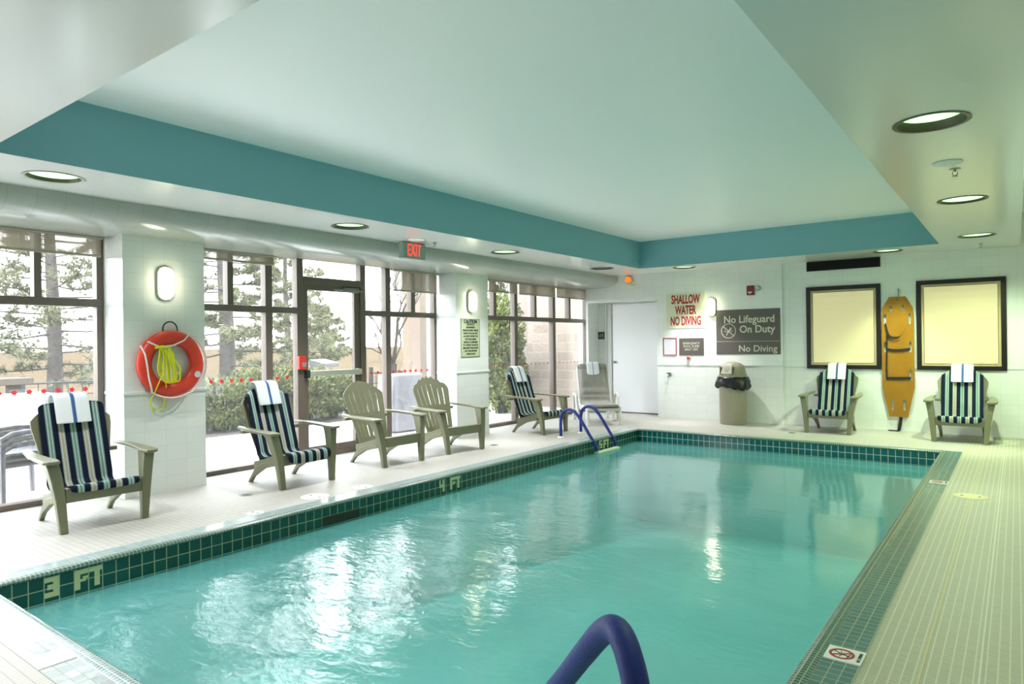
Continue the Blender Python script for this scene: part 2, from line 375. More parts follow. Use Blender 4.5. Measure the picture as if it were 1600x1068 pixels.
for a, c in ((8.24, 9.42), (9.51, 10.63), (10.72, 11.87)): pane(W3, o3, a, c, .05, 2.47)
# flower stickers on the glass
def flower():
    b = B(); n = 20
    vs = [(0, 0, 0)] + [(0, .021 * (1 + .22 * math.cos(5 * 2 * math.pi * k / n)) * math.cos(2 * math.pi * k / n), .021 * (1 + .22 * math.cos(5 * 2 * math.pi * k / n)) * math.sin(2 * math.pi * k / n)) for k in range(n)]
    b._add(vs, [(0, k + 1, (k + 1) % n + 1) for k in range(n)]); return b
fl = flower()
def stickers(root, oy, ys, s=1):
    for y in ys:
        o = fl.build('flower_sticker', STICK, root, fix=False); o.location = (.002, y + oy, 1.015); o.scale = (1, s, s)
stickers(W1, o1, [1.54 + .113 * i for i in range(11)])
stickers(W2, o2, [3.79 + .12 * i for i in range(6)] + [4.74, 4.87, 6.19, 6.31, 6.60, 6.71, 6.82, 6.93, 7.04, 7.16, 7.28])
stickers(W3, o3, [8.35 + .135 * i for i in range(26) if not (9.36 < 8.35 + .135 * i < 9.56 or 10.6 < 8.35 + .135 * i < 10.75)], .7)
# glass exit door
D = empty('door_1', (-7.05, 5.08, 0), kind='structure')
b = B()
b.box(-.03, .025, 0, .075, .01, 2.16).box(-.03, .025, .81, .9, .01, 2.16).box(-.03, .025, .075, .81, .01, .14).box(-.03, .025, .075, .81, 2.09, 2.16)
b.build('door_leaf_frame', BROWN, D, bevel=.004)
B().box(-.005, .001, .075, .81, .14, 2.09).build('glass_pane', GLASS, D)
b = B(); b.box(.05, .085, .06, .88, 1.015, 1.085).box(.02, .06, .04, .10, 1.01, 1.09).box(.02, .06, .82, .87, 1.01, 1.09)
b.build('push_bar', mat('aluminium_bar', 'B9BDB0', .35, metal=.3), D, bevel=.006)
B().box(.02, .09, .015, .06, 1.0, 1.10).build('latch_case', DARK, D, bevel=.004)
b = B(); b.box(.025, .075, .62, .86, 2.085, 2.145).box(.07, .08, .45, .95, 2.10, 2.118)
b.build('door_closer', GREYM, D, bevel=.004)
# red exit alarm on the frame
a = empty('exit_alarm', (-6.99, 5.02, 1.11), label='small red exit alarm box on the window frame beside the glass door', cat='alarm')
B().box(0, .045, -.05, .05, 0, .16).build('case', mat('red_plastic', 'D8352C', .4), a, bevel=.006)
B().box(.045, .049, -.01, .048, .03, .085).build('label_plate', mat('grey_label', '9A8A86', .5), a)

# roller shades
def shademat():
    m = bpy.data.materials.new('shade_mesh_fabric'); m.use_nodes = True; n = m.node_tree; n.nodes.clear(); L = n.links.new; N = n.nodes.new
    o = N('ShaderNodeOutputMaterial'); d = N('ShaderNodeBsdfDiffuse'); d.inputs[0].default_value = (*srgb('A39A8A'), 1)
    t = N('ShaderNodeBsdfTranslucent'); t.inputs[0].default_value = (*srgb('A39A8A'), 1); tr = N('ShaderNodeBsdfTransparent')
    a = N('ShaderNodeMixShader'); a.inputs[0].default_value = .35; c = N('ShaderNodeMixShader'); c.inputs[0].default_value = .28
    L(d.outputs[0], a.inputs[1]); L(t.outputs[0], a.inputs[2]); L(a.outputs[0], c.inputs[1]); L(tr.outputs[0], c.inputs[2]); L(c.outputs[0], o.inputs[0]); return m
SHADE = shademat(); SHB = mat('shade_cassette', 'A9A292', .5)
def shade(y0, y1, zb, label):
    r_ = empty('roller_shade', (-6.955, (y0 + y1) / 2, 2.44), label=label, cat='window shade', group='roller shades above the windows')
    h = (y1 - y0) / 2
    B().box(-.035, .045, -h, h, -.01, .06).build('cassette', SHB, r_, bevel=.008)
    B().box(-.003, .001, -h + .02, h - .02, zb - 2.44, -.005).build('shade_cloth', SHADE, r_)
    B().box(-.010, .008, -h + .02, h - .02, zb - 2.44 - .022, zb - 2.44).build('hem_bar', SHB, r_, bevel=.004)
shade(-1.55, 1.22, 2.30, 'long beige roller shade over the window bay nearest the camera')
shade(1.24, 2.80, 2.28, 'beige roller shade over the window behind the first striped chair')
shade(3.62, 4.66, 2.36, 'short beige roller shade over the window just behind the life ring pillar')
shade(6.50, 7.42, 2.17, 'deep beige roller shade over the window behind the bare chairs')
shade(8.19, 9.46, 2.27, 'beige roller shade next to the caution sign pillar, first of the far bay')
shade(9.48, 10.66, 2.27, 'beige roller shade in the middle of the far window bay')
shade(10.68, 11.88, 2.27, 'beige roller shade at the far end beside the door alcove')

# interior windows on the back wall, black frames with drawn cream blinds behind the glass
CREAM = mat('cream_blind', 'D8CC9E', .35, emis=srgb('E8D9A0'), estr=.10)  # faint emission stands in for the lit room behind the blind
PEACH = mat('peach_mat', 'E8C890', .5)
def inwin(idx, x0, x1, z0, z1):
    r_ = empty('window_%d' % idx, ((x0 + x1) / 2, 11.65, (z0 + z1) / 2), kind='structure'); w2, h2 = (x1 - x0) / 2, (z1 - z0) / 2; t = .062
    b = B(); b.box(-w2, w2, -.03, .0, h2 - t, h2).box(-w2, w2, -.03, 0, -h2, -h2 + t).box(-w2, -w2 + t, -.03, 0, -h2 + t, h2 - t).box(w2 - t, w2, -.03, 0, -h2 + t, h2 - t)
    b.build('frame', BLACKF, r_, bevel=.003)
    a, c = w2 - t, h2 - t
    b = B()
    for k, (u, v) in enumerate(((a, c),)):
        b.box(-u, u, -.012, -.002, v - .035, v).box(-u, u, -.012, -.002, -v, -v + .035).box(-u, -u + .035, -.012, -.002, -v + .035, v - .035).box(u - .035, u, -.012, -.002, -v + .035, v - .035)
    b.build('inner_sill', PEACH, r_)
    b = B(); u, v = a - .035, c - .035
    b.box(-u, u, -.016, -.012, v, v + .006).box(-u, u, -.016, -.012, -v - .006, -v).box(-u - .006, -u, -.016, -.012, -v, v).box(u, u + .006, -.016, -.012, -v, v)
    b.build('inner_line', BLACKF, r_)
    B().box(-u, u, -.008, -.002, -v, v).build('blind', CREAM, r_)
    B().box(-a, a, -.024, -.020, -c, c).build('glass_pane', GLASS, r_)
inwin(4, -2.74, -1.67, .93, 2.245); inwin(5, -1.20, -.12, .93, 2.25)
# white door in the alcove
d2 = empty('door_2', (-6.46, 12.0, 0), kind='structure')
B().box(0, 1.10, -.04, 0, .02, 2.14).build('door_leaf', mat('white_door_paint', 'E9E9EC', .35), d2, bevel=.003)
b = B(); b.box(-.19, -.02, -.03, 0, 0, 2.17).box(-.17, -.13, -.045, 0, 0, 2.17).box(-.09, -.03, -.045, 0, 0, 2.17); b.build('door_frame', mat('door_casing', 'C9CCC8', .4), d2, bevel=.004)
B().box(0, 1.10, -.05, 0, .0, .02).build('threshold', mat('threshold', '5A5048', .5), d2)
b = B(); b.lathe([(.018, -.045), (.018, -.065), (.026, -.075), (.026, -.095), (.012, -.105), (0, -.105)], (.05, 0, 1.0), 16, 'Y'); b.build('door_handle', GREYM, d2, smooth=True)

# ================================================================== lights and ceiling items
BRZ = mat('bronze_baffle', '4A4038', .4, metal=.3)
LENS = mat('downlight_lens', 'CFF5C0', .4, emis=(.40, 1.0, .34), estr=.45)
HOT = mat('downlight_bulb', 'FFFFFF', .4, emis=(.85, 1, .75), estr=9)
LENSOFF = mat('downlight_lens_off', '6B7266', .3)
def downlight(x, y, on, label):
    dp = .05 if (x > -2 and y < 6) else .030 if y < 6 else .018
    r_ = empty('downlight', (x, y, Z1), label=label, cat='ceiling light', group='recessed downlights in the soffit')
    B().lathe([(RH - .004, .001), (RH + .012, -.002), (RH + .014, -.005), (RH - .008, -.005), (RH - .012, .0)], n=48, closed=True).build('trim_ring', BRZ if y > 3 else mat('pale_trim', 'A8A79B', .4), r_, smooth=True)
    B().lathe([(RH - .008, -.004), (RH - .018, .45 * dp), (RH - .024, dp), (RH - .016, dp), (RH - .008, .45 * dp), (RH, -.002)], n=48, closed=True).build('baffle', BRZ, r_, smooth=True)
    B().lathe([(0, dp - .010), (.10, dp - .007), (RH - .022, dp - .003), (RH - .016, dp + .01), (0, dp + .01)][::-1], n=40).build('lens', LENS if on else LENSOFF, r_, smooth=True)
    if on:
        l = bpy.data.lights.new('downlight_lamp', 'SPOT'); l.energy = DLP * on * (.8 if x > -2 else 2.5); l.color = DLC if x > -2 else DLC2
        l.shadow_soft_size = .03; l.spot_size = R(100 if y < 1 else 112 if x < -5 else 84 if y > 10.9 else 150); l.spot_blend = .6
        lo = bpy.data.objects.new('downlight_lamp', l); col.objects.link(lo); lo.location = (x, y, Z1 + .006)
DLP = 40; DLC = (.80, 1, .64); DLC2 = (1, .97, .98)
names = ['added unseen fill light in the soffit behind the camera', 'recessed downlight in the window-side soffit nearest the camera, above the first window',
 'recessed downlight in the window-side soffit between life ring pillar and exit sign', 'small recessed downlight in the window-side soffit past the exit sign',
 'unlit recessed downlight in the window-side soffit at the back corner', 'dim recessed downlight above the shallow water sign', 'recessed downlight above the black wall vent',
 'largest recessed downlight over the right-hand deck', 'recessed downlight over the right-hand deck, just past the white disc', 'recessed downlight above the chair at the right end of the back wall',
 'out-of-view recessed downlight over the right deck near the camera', 'added unseen fill downlight above the near deck', 'added unseen fill downlight above the near deck by the right wall', 'added unseen fill downlight above the near deck by the windows']
for (x, y, on), nm in zip(LIGHTS, names): downlight(x, y, on, nm)
def disc(x, y, r, label):
    tag(B().lathe([(0, -.014), (r * .8, -.012), (r, -.006), (r, 0), (0, 0)], n=36).build('ceiling_disc', WHITE, smooth=True, loc=(x, y, Z1)), label, 'ceiling cover')
disc(-.39, 5.76, .095, 'round white cover plate on the soffit over the right deck'); disc(-5.77, 5.80, .10, 'round white cover plate on the soffit above the exit sign')
def sprinkler(x, y, label):
    r_ = empty('sprinkler_head', (x, y, Z1), label=label, cat='sprinkler', group='ceiling sprinkler heads')
    B().lathe([(0, -.006), (.035, -.004), (.038, 0), (0, 0)], n=20).build('escutcheon', GREYM, r_, smooth=True)
    b = B(); b.tube([(0, 0, -.004), (0, 0, -.022)], .009); b.tube([(-.014, 0, -.02), (-.016, 0, -.04), (0, 0, -.055)], .003, 6); b.tube([(.014, 0, -.02), (.016, 0, -.04), (0, 0, -.055)], .003, 6)
    b.lathe([(0, -.058), (.020, -.057), (.020, -.054), (0, -.054)], n=12); b.build('body', GREYM, r_)
sprinkler(-.36, 6.01, 'sprinkler head beside the round white disc over the right deck'); sprinkler(-.38, 11.0, 'sprinkler head near the back wall at the right')
sprinkler(-5.79, 6.13, 'sprinkler head next to the exit sign')
# wall lamps
SC_ON = mat('sconce_diffuser', 'FFFBE8', .35, emis=(1, .93, .66), estr=3)
SCB = mat('sconce_body', 'A5A592', .45)
def sconce(loc, rz, label, e=7):
    r_ = empty('wall_lamp', loc, rz, label, 'wall lamp', 'oval wall lamps')
    def oval(w_, h_, d0, d1, ins):
        b = B(); n = 32; rings = []
        for d, k in ((d0, 0), (d0 + (d1 - d0) * .6, 0), (d0 + (d1 - d0) * .9, ins * .5), (d1, ins)):
            ring = []
            for i in range(n):
                a = 2 * math.pi * i / n; rr = w_ - k
                yy = rr * math.copysign(abs(math.cos(a)) ** .8, math.cos(a)); zz = (h_ - w_) * (1 if math.sin(a) >= 0 else -1) * (1 if abs(math.sin(a)) > .02 else 0) + rr * math.sin(a)
                ring.append((d, yy, zz))
            rings.append(ring)
        vs = [p for g in rings for p in g]; fs = [(i * n + k, i * n + (k + 1) % n, (i + 1) * n + (k + 1) % n, (i + 1) * n + k) for i in range(3) for k in range(n)] + [tuple(range(3 * n, 4 * n)), tuple(range(n))[::-1]]
        b._add(vs, fs); return b
    oval(.082, .165, 0, .03, .006).build('back_plate', SCB, r_, smooth=True)
    oval(.062, .145, .03, .09, .02).build('diffuser', SC_ON, r_, smooth=True)
    for q in (-1, 1): B().tube([(.03, 0, q * .168), (.05, 0, q * .152)], .006, 8).build('clip', SCB, r_)
sconce((-6.6, 3.20, 2.015), 0, 'lit oval wall lamp above the orange life ring')
sconce((-6.6, 7.76, 2.03), 0, 'lit oval wall lamp above the caution sign')
sconce((-4.30, 11.6, 1.99), -R(90), 'lit oval wall lamp beside the shallow water sign')

# ================================================================== signs
def boxsign(name, loc, face, w_, h_, m, label, cat='sign', d=.01, bevel=.002):
    """face 'X' looks +X, 'Y' looks -Y; local x across, local -y outwards"""
    r_ = empty(name, loc, R(90) if face == 'X' else 0, label, cat)
    B().box(-w_ / 2, w_ / 2, -d, 0, -h_ / 2, h_ / 2).build('panel', m, r_, bevel=bevel); return r_
CREAMP = mat('cream_panel', 'DCDCC0', .4); REDL = mat('red_letters', 'A81E22', .4); GREYP = mat('taupe_panel', '5C5650', .45); PALE = mat('pale_letters', 'D5D2C0', .5)
s = boxsign('warning_sign', (-4.78, 11.6, 1.95), 'Y', .74, .64, CREAMP, 'white sign with red words shallow water no diving')
for i, (t_, sxx) in enumerate((('SHALLOW', .62), ('WATER', .62), ('NO DIVING', .60))):
    text(t_, 'lettering', REDL, s, .218, ROTY, (0, -.012, .195 - .195 * i), sx=sxx * .84, off=.007)
s = boxsign('lifeguard_sign', (-3.68, 11.6, 1.545), 'Y', 1.08, .77, GREYP, 'dark sign reading no lifeguard on duty and no diving')
text('No Lifeguard', 'lettering', PALE, s, .175, ROTY, (.455, -.012, .21), sx=.93, off=.003, align='RIGHT')
text('On Duty', 'lettering', PALE, s, .175, ROTY, (.455, -.012, .04), sx=.93, off=.003, align='RIGHT')
text('No Diving', 'lettering', PALE, s, .155, ROTY, (.49, -.012, -.29), sx=1.0, off=.001, align='RIGHT')
B().box(-.54, .54, -.012, -.01, -.165, -.160).build('dividing_line', PALE, s)
b = B(); b.lathe([(.118, -.013), (.128, -.013), (.128, -.010), (.118, -.010)], (-.325, 0, .02), 40, 'Y', closed=True)
def strip(b, x0, z0, x1, z1, t, y0=-.013, y1=-.010):
    d = Vector((x1 - x0, z1 - z0)).normalized(); n_ = Vector((-d.y, d.x)) * t / 2
    b.prism([(x0 + n_.x, z0 + n_.y), (x1 + n_.x, z1 + n_.y), (x1 - n_.x, z1 - n_.y), (x0 - n_.x, z0 - n_.y)], 'Y', y0, y1)
strip(b, -.41, .095, -.24, -.06, .012); strip(b, -.36, -.055, -.33, .0, .012); strip(b, -.33, 0, -.275, .075, .018); strip(b, -.40, .02, -.33, .0, .008); strip(b, -.31, .03, -.25, .02, .008)
b.build('no_diving_symbol', PALE, s)
s = boxsign('pump_sign', (-4.68, 11.6, 1.295), 'Y', .46, .31, GREYP, 'small dark emergency pool pump shut off sign')
text('EMERGENCY\nPOOL PUMP\nSHUT OFF', 'lettering', PALE, s, .058, ROTY, (0, -.012, .005), sx=.95, space=.95)
s = empty('framed_notice', (-5.09, 11.6, 1.30), 0, 'small white notice in a thin red frame', 'notice')
b = B(); b.box(-.13, .13, -.014, 0, .145, .16).box(-.13, .13, -.014, 0, -.16, -.145).box(-.13, -.115, -.014, 0, -.145, .145).box(.115, .13, -.014, 0, -.145, .145); b.build('frame', mat('maroon_frame', '9A3038', .4), s)
B().box(-.115, .115, -.006, 0, -.145, .145).build('paper', mat('notice_paper', 'E6E6EC', .5), s)
b = B()
for i in range(9): b.box(-.085, .085 - (i % 3) * .03, -.0075, -.006, .11 - i * .026, .114 - i * .026)
b.build('lines_of_print', mat('faint_print', 'B9BBC8', .6), s)
# caution sign on the second pillar
s = boxsign('caution_sign', (-6.6, 7.745, 1.485), 'X', .44, .58, mat('sage_panel', 'A9B793', .45), 'tall pale green caution sign with black print under the wall lamp')
PRINT = mat('black_print', '20241E', .6)
text('CAUTION', 'heading', PRINT, s, .07, ROTY, (0, -.012, .245), sx=.95, off=.003)
text('THIS POOL IS\nUNSUPERVISED\nPERSONS UNDER TWELVE\nYEARS OF AGE ARE NOT\nALLOWED WITHIN THE\nPOOL ENCLOSURE\nUNLESS ACCOMPANIED\nBY A PARENT OR HIS OR\nHER AGENT WHO IS NOT\nLESS THAN SIXTEEN\nYEARS OF AGE', 'lettering', PRINT, s, .042, ROTY, (0, -.012, -.02), sx=.72, space=1.05)
b = B(); b.box(-.215, .215, -.0115, -.01, .28, .284).box(-.215, .215, -.0115, -.01, -.284, -.28).box(-.215, -.211, -.0115, -.01, -.28, .28).box(.211, .215, -.0115, -.01, -.28, .28); b.build('border_line', PRINT, s)
# small dark sign in the alcove
s = boxsign('door_sign', (-6.72, 12.0, 1.53), 'Y', .15, .15, mat('dark_plaque', '3C3E3C', .4), 'small dark square sign in the alcove beside the white door')
s.location.x = -6.74
b = B(); b.box(-.05, .055, -.012, -.01, -.012, .0).box(-.01, .05, -.012, -.01, .022, .03); b.build('lettering', PALE, s)
# exit sign hanging under the soffit
s = empty('exit_sign', (-6.0, 5.955, 2.555), R(90), 'illuminated red exit sign hanging from the soffit above the glass door', 'exit sign')
B().box(-.195, .195, -.035, .035, -.10, .10).build('housing', mat('exit_housing', '8FA096', .4, spec=.4), s, bevel=.004)
B().box(-.05, .05, -.03, .03, .10, .106).build('canopy', WHITE, s)
text('EXIT', 'lettering', mat('lit_red', 'F03A30', .4, emis=(1, .05, .03), estr=.3), s, .215, ROTY, (0, -.037, 0), sx=.54, off=.0, space=1)
# emergency stop button under the pump sign
s = empty('stop_button', (-4.73, 11.6, 1.095), 0, 'red mushroom button just below the pump shut off sign', 'button')
B().lathe([(.035, 0), (.035, -.02), (.02, -.025), (0, -.025)], n=20, axis='Y').build('collar', mat('pale_collar', 'D5D2B8', .4), s, smooth=True)
B().lathe([(.012, -.025), (.012, -.035), (.028, -.04), (.026, -.055), (0, -.06)], n=20, axis='Y').build('knob', mat('button_red', 'C8402C', .35), s, smooth=True)
# hose tap
s = empty('hose_tap', (-5.10, 11.6, .785), 0, 'small grey hose tap low on the back wall near the white door', 'tap')
b = B(); b.lathe([(.03, 0), (.03, -.006), (0, -.006)], n=16, axis='Y'); b.tube([(0, 0, 0), (0, -.06, 0), (0, -.08, -.02), (0, -.08, -.05)], .012, 10); b.build('spout', GREYM, s, smooth=True)
b = B(); b.tube([(0, -.05, 0), (0, -.05, .03)], .006, 8).tube([(-.04, -.05, .032), (.04, -.05, .032)], .009, 8); b.build('handle', DARK, s)
# fire alarm and strobe
s = empty('fire_alarm', (-3.615, 11.6, 2.245), 0, 'dark red fire alarm with flashing light high on the back wall', 'fire alarm')
B().box(-.06, .06, -.05, 0, -.08, .08).build('case', mat('dark_red', '7A2024', .4), s, bevel=.006)
b = B(); b.prism([(-.04, -.03), (.04, -.03), (0, -.065)], 'Y', -.056, -.05).box(-.035, .035, -.056, -.05, -.03, -.02); b.build('white_mark', mat('pale_pink', 'E0C8C8', .5), s)
s = empty('strobe_light', (-3.49, 11.6, 2.275), 0, 'clear round strobe light on the wall beside the red fire alarm', 'light')
B().lathe([(.045, 0), (.045, -.02), (.03, -.05), (.0, -.06)], n=20, axis='Y').build('lens', mat('clear_grey_lens', 'A9B2AC', .15, spec=.8), s, smooth=True)
s = empty('warning_beacon', (-5.90, 11.6, 2.575), 0, 'orange round warning beacon at the top of the back wall corner', 'beacon')
B().lathe([(.085, 0), (.085, -.02), (.07, -.035), (0, -.035)], n=28, axis='Y').build('base', mat('beacon_base', 'B9BDB4', .4), s, smooth=True)
B().lathe([(.058, -.03), (.058, -.07), (.045, -.095), (.02, -.105), (0, -.106)], n=28, axis='Y').build('dome', mat('orange_lens', 'F0660A', .25, emis=(1, .25, .02), estr=.15), s, smooth=True)
B().box(.04, .14, -.012, 0, -.105, -.09).build('tag', mat('yellow_tag', 'C9CC50', .5), s)
# black vent
s = empty('wall_vent', (-2.20, 11.65, 2.578), 0, 'long black air vent above the first black-framed window', 'vent')
B().box(-.53, .53, -.006, 0, -.075, .075).build('backing', mat('vent_black', '080707', .7), s)
b = B()
for i in range(7): b.box(-.52, .52, -.02, -.006, -.068 + i * .021, -.063 + i * .021)
b.box(-.53, -.52, -.022, 0, -.075, .075).box(.52, .53, -.022, 0, -.075, .075).box(-.53, .53, -.022, 0, .07, .075).box(-.53, .53, -.022, 0, -.075, -.07)
b.build('louvres', mat('vent_slat', '0E0D0D', .6), s)

# ================================================================== Adirondack chairs
def ring_prism(b, a, c): b.hexa(a, c)
def make_chair(scallop):
    root = empty('adirondack_chair')
    # legs + arms
    for s_ in (-1, 1):
        nm = 'front_leg'
        b = B()
        secs = [(0.0, .305, .262, .318), (.05, .300, .264, .322), (.25, .285, .272, .342), (.40, .26, .285, .365), (.50, .235, .30, .385), (.545, .215, .31, .395)]
        hw = [.035, .037, .052, .068, .085, .10]
        pts = [[(x - h_, s_ * y0, z), (x + h_ * .35, s_ * y0, z), (x + h_ * .35, s_ * y1, z), (x - h_, s_ * y1, z)] for (z, x, y0, y1), h_ in zip(secs, hw)]
        for p_, q_ in zip(pts[:-1], pts[1:]): b.hexa(p_, q_)
        b.build('leg', RESIN, root, bevel=.008)
        b = B()
        prof = [(.30, -.0), (-.42, -.012)]
        out = [(.305, .31), (.31, .35), (.30, .395), (.27, .415), (.10, .42), (-.15, .405), (-.38, .37), (-.42, .335), (-.40, .315), (-.18, .325), (.05, .315), (.2, .295)]
        b.prism([(x, s_ * y) for x, y in out][::s_], 'Z', 0, .026)
        o = b.build('armrest', RESIN, root, bevel=.010); o.location = (0, 0, .540); o.rotation_euler = (0, R(2.2), 0)
        # rear leg sweeping down and back
        b = B(); cr = [(.14, .235, .075), (.02, .215, .075), (-.10, .185, .07), (-.20, .13, .06), (-.27, .07, .05), (-.315, .02, .042), (-.33, 0, .04)]
        pts = []
        for x, z, t in cr:
            pts.append([(x - t * .5, s_ * .235, max(0, z + (.02 if x > -.25 else 0))), (x + t * .5, s_ * .235, max(0, z - (.02 if x > -.25 else 0))), (x + t * .5, s_ * .275, max(0, z - (.02 if x > -.25 else 0))), (x - t * .5, s_ * .275, max(0, z + (.02 if x > -.25 else 0)))])
        for p_, q_ in zip(pts[:-1], pts[1:]): b.hexa(p_, q_)
        b.build('leg', RESIN, root, bevel=.006)
    # seat: slats following a dished profile, side rails, front apron
    b = B(); pf = [(.285, .235), (.300, .300), (.290, .330), (.26, .338), (.18, .325), (.06, .295), (-.06, .262), (-.17, .232), (-.24, .225)]
    n = 6; wdt = .50
    for k in range(n):
        y0 = -wdt / 2 + k * wdt / n + .003; y1 = -wdt / 2 + (k + 1) * wdt / n - .003
        for (xa, za), (xb, zb) in zip(pf[2:-1], pf[3:]):
            b.hexa([(xa, y0, za), (xa, y1, za), (xa, y1, za - .018), (xa, y0, za - .018)], [(xb, y0, zb), (xb, y1, zb), (xb, y1, zb - .018), (xb, y0, zb - .018)])
    b.box(.268, .292, -.27, .27, .225, .332)
    b.box(.05, .08, -.25, .25, .255, .278)
    for s_ in (-1, 1):
        y0, y1 = sorted((s_ * .245, s_ * .272))
        for (xa, za), (xb, zb) in zip(pf[2:-1], pf[3:]):
            b.hexa([(xa, y0, za - .0), (xa, y1, za - .0), (xa, y1, za - .075), (xa, y0, za - .075)], [(xb, y0, zb), (xb, y1, zb), (xb, y1, zb - .07), (xb, y0, zb - .07)])
    b.build('seat', RESIN, root, bevel=.004)
    # back: fan of slats with slits between, arched or scalloped top
    ns = 7; cols = []; gap = .030
    for k in range(ns):
        a0 = -1 + 2 * k / ns; a1 = -1 + 2 * (k + 1) / ns
        if k > 0: a0 += gap
        if k < ns - 1: a1 -= gap
        for j in range(5): cols.append((a0 + (a1 - a0) * j / 4, k, j / 4))
    rows = [0, .08, .10, .22, .36, .38, .46, .48, .60, .74, .86, .88, 1.0]
    slit = [(.10, .36), (.48, .86)]
    L_ = .76; vs = []; fs = []
    def half(v): return .215 + (.30 - .215) * min(1, v / .72) ** 1.1 - (.0 if v < .8 else .05 * ((v - .8) / .2) ** 2)
    for v in rows:
        for (u, k, t) in cols:
            top = 1 - .20 * abs(u) ** 2.2 + ((.034 * math.sin(math.pi * t) - .020) if scallop else 0)
            vv = v if v < .5 else .5 + (v - .5) / .5 * (top - .5)
            if v == .86 or v == .88 or v == .74 or v == .60: vv = .5 + (v - .5) / .5 * (1 - .20 * abs(u) ** 2.2 - .5)
            lean = -.235 - .27 * vv - .02 * vv * vv
            curve = .045 * u * u * (.4 + .6 * vv)
            vs.append((lean + curve, u * half(vv), .215 + L_ * .965 * vv))
    nc = len(cols)
    for i in range(len(rows) - 1):
        for j in range(nc - 1):
            if cols[j][1] != cols[j + 1][1]:
                mid = (rows[i] + rows[i + 1]) / 2
                if any(a <= mid <= c for a, c in slit): continue
            fs.append((i * nc + j, i * nc + j + 1, (i + 1) * nc + j + 1, (i + 1) * nc + j))
    b = B(); b._add(vs, fs); o = b.build('backrest', RESIN, root)
    sm = o.modifiers.new('thick', 'SOLIDIFY'); sm.thickness = .012; sm.offset = 0
    # rear brace under the arms
    b = B(); b.hexa([(-.40, -.33, .50), (-.34, -.33, .50), (-.34, -.33, .535), (-.40, -.33, .535)], [(-.40, .33, .50), (-.34, .33, .50), (-.34, .33, .535), (-.40, .33, .535)])
    b.build('back_brace', RESIN, root, bevel=.005)
    return root

def stripemat(name, bands, w_, axis='Y', rough=.85, noise=1):
    m = bpy.data.materials.new(name); m.use_nodes = True; n = m.node_tree; b = n.nodes['Principled BSDF']; L = n.links.new
    t = n.nodes.new('ShaderNodeTexCoord'); s_ = n.nodes.new('ShaderNodeSeparateXYZ'); mr = n.nodes.new('ShaderNodeMapRange')
    L(t.outputs['Object'], s_.inputs[0]); L(s_.outputs['XYZ'.index(axis)], mr.inputs[0]); mr.inputs[1].default_value = -w_; mr.inputs[2].default_value = w_
    tot = sum(x[1] for x in bands); r_ = n.nodes.new('ShaderNodeValToRGB'); r_.color_ramp.interpolation = 'CONSTANT'; cr = r_.color_ramp.elements; p_ = 0
    # ramps hold 32 stops, longer patterns use two ramps
    half_ = [bands] if len(bands) <= 30 else [bands[:30], bands[30:]]
    ramps = []; pos0 = 0
    for part in half_:
        r_ = n.nodes.new('ShaderNodeValToRGB'); r_.color_ramp.interpolation = 'CONSTANT'; cr = r_.color_ramp.elements
        q_ = pos0
        for i, (c, wd) in enumerate(part):
            e = cr[0] if i == 0 else (cr[1] if i == 1 else cr.new(.999))
            if i < 2: e.position = q_ / tot if i else 0
            e.position = max(0, min(1, q_ / tot)); e.color = (*srgb(c), 1); q_ += wd
        ramps.append((r_, pos0 / tot)); pos0 = q_
        L(mr.outputs[0], r_.inputs[0])
    out = ramps[0][0].outputs[0]
    if len(ramps) > 1:
        g = n.nodes.new('ShaderNodeMath'); g.operation = 'GREATER_THAN'; g.inputs[1].default_value = ramps[1][1]; L(mr.outputs[0], g.inputs[0])
        mx = n.nodes.new('ShaderNodeMixRGB'); L(g.outputs[0], mx.inputs[0]); L(out, mx.inputs[1]); L(ramps[1][0].outputs[0], mx.inputs[2]); out = mx.outputs[0]
    L(out, b.inputs['Base Color']); b.inputs['Roughness'].default_value = rough; b.inputs['Specular IOR Level'].default_value = .2
    z = n.nodes.new('ShaderNodeTexNoise'); z.inputs['Scale'].default_value = 300; L(t.outputs['Object'], z.inputs['Vector'])
    u = n.nodes.new('ShaderNodeBump'); u.inputs['Strength'].default_value = .25 * noise; u.inputs['Distance'].default_value = .002; L(z.outputs['Fac'], u.inputs['Height']); L(u.outputs[0], b.inputs['Normal'])
    return m
NV, TE, WHT, TN, SG = '121830', '6C948A', 'C4CCC6', 'B4A68C', '97A094'
def pale(mid): return [(TE if mid == TE else SG, .28), (WHT, .16), (NV, .05), (mid, .30), (NV, .05), (WHT, .16), (TE if mid == TE else SG, .28)]
bands = [(NV, 1.05)]
for mid in (TE, TN, TE, TN, TE): bands += pale(mid) + [(NV, 1.05)]
STRIPE = stripemat('striped_cushion_fabric', bands, .245)
TOWEL = stripemat('towel_terry', [('E3E6EA', 4.6), ('5C7AA8', .25), ('3F5F92', .7), ('5C7AA8', .25), ('E3E6EA', 4.2)], .125)

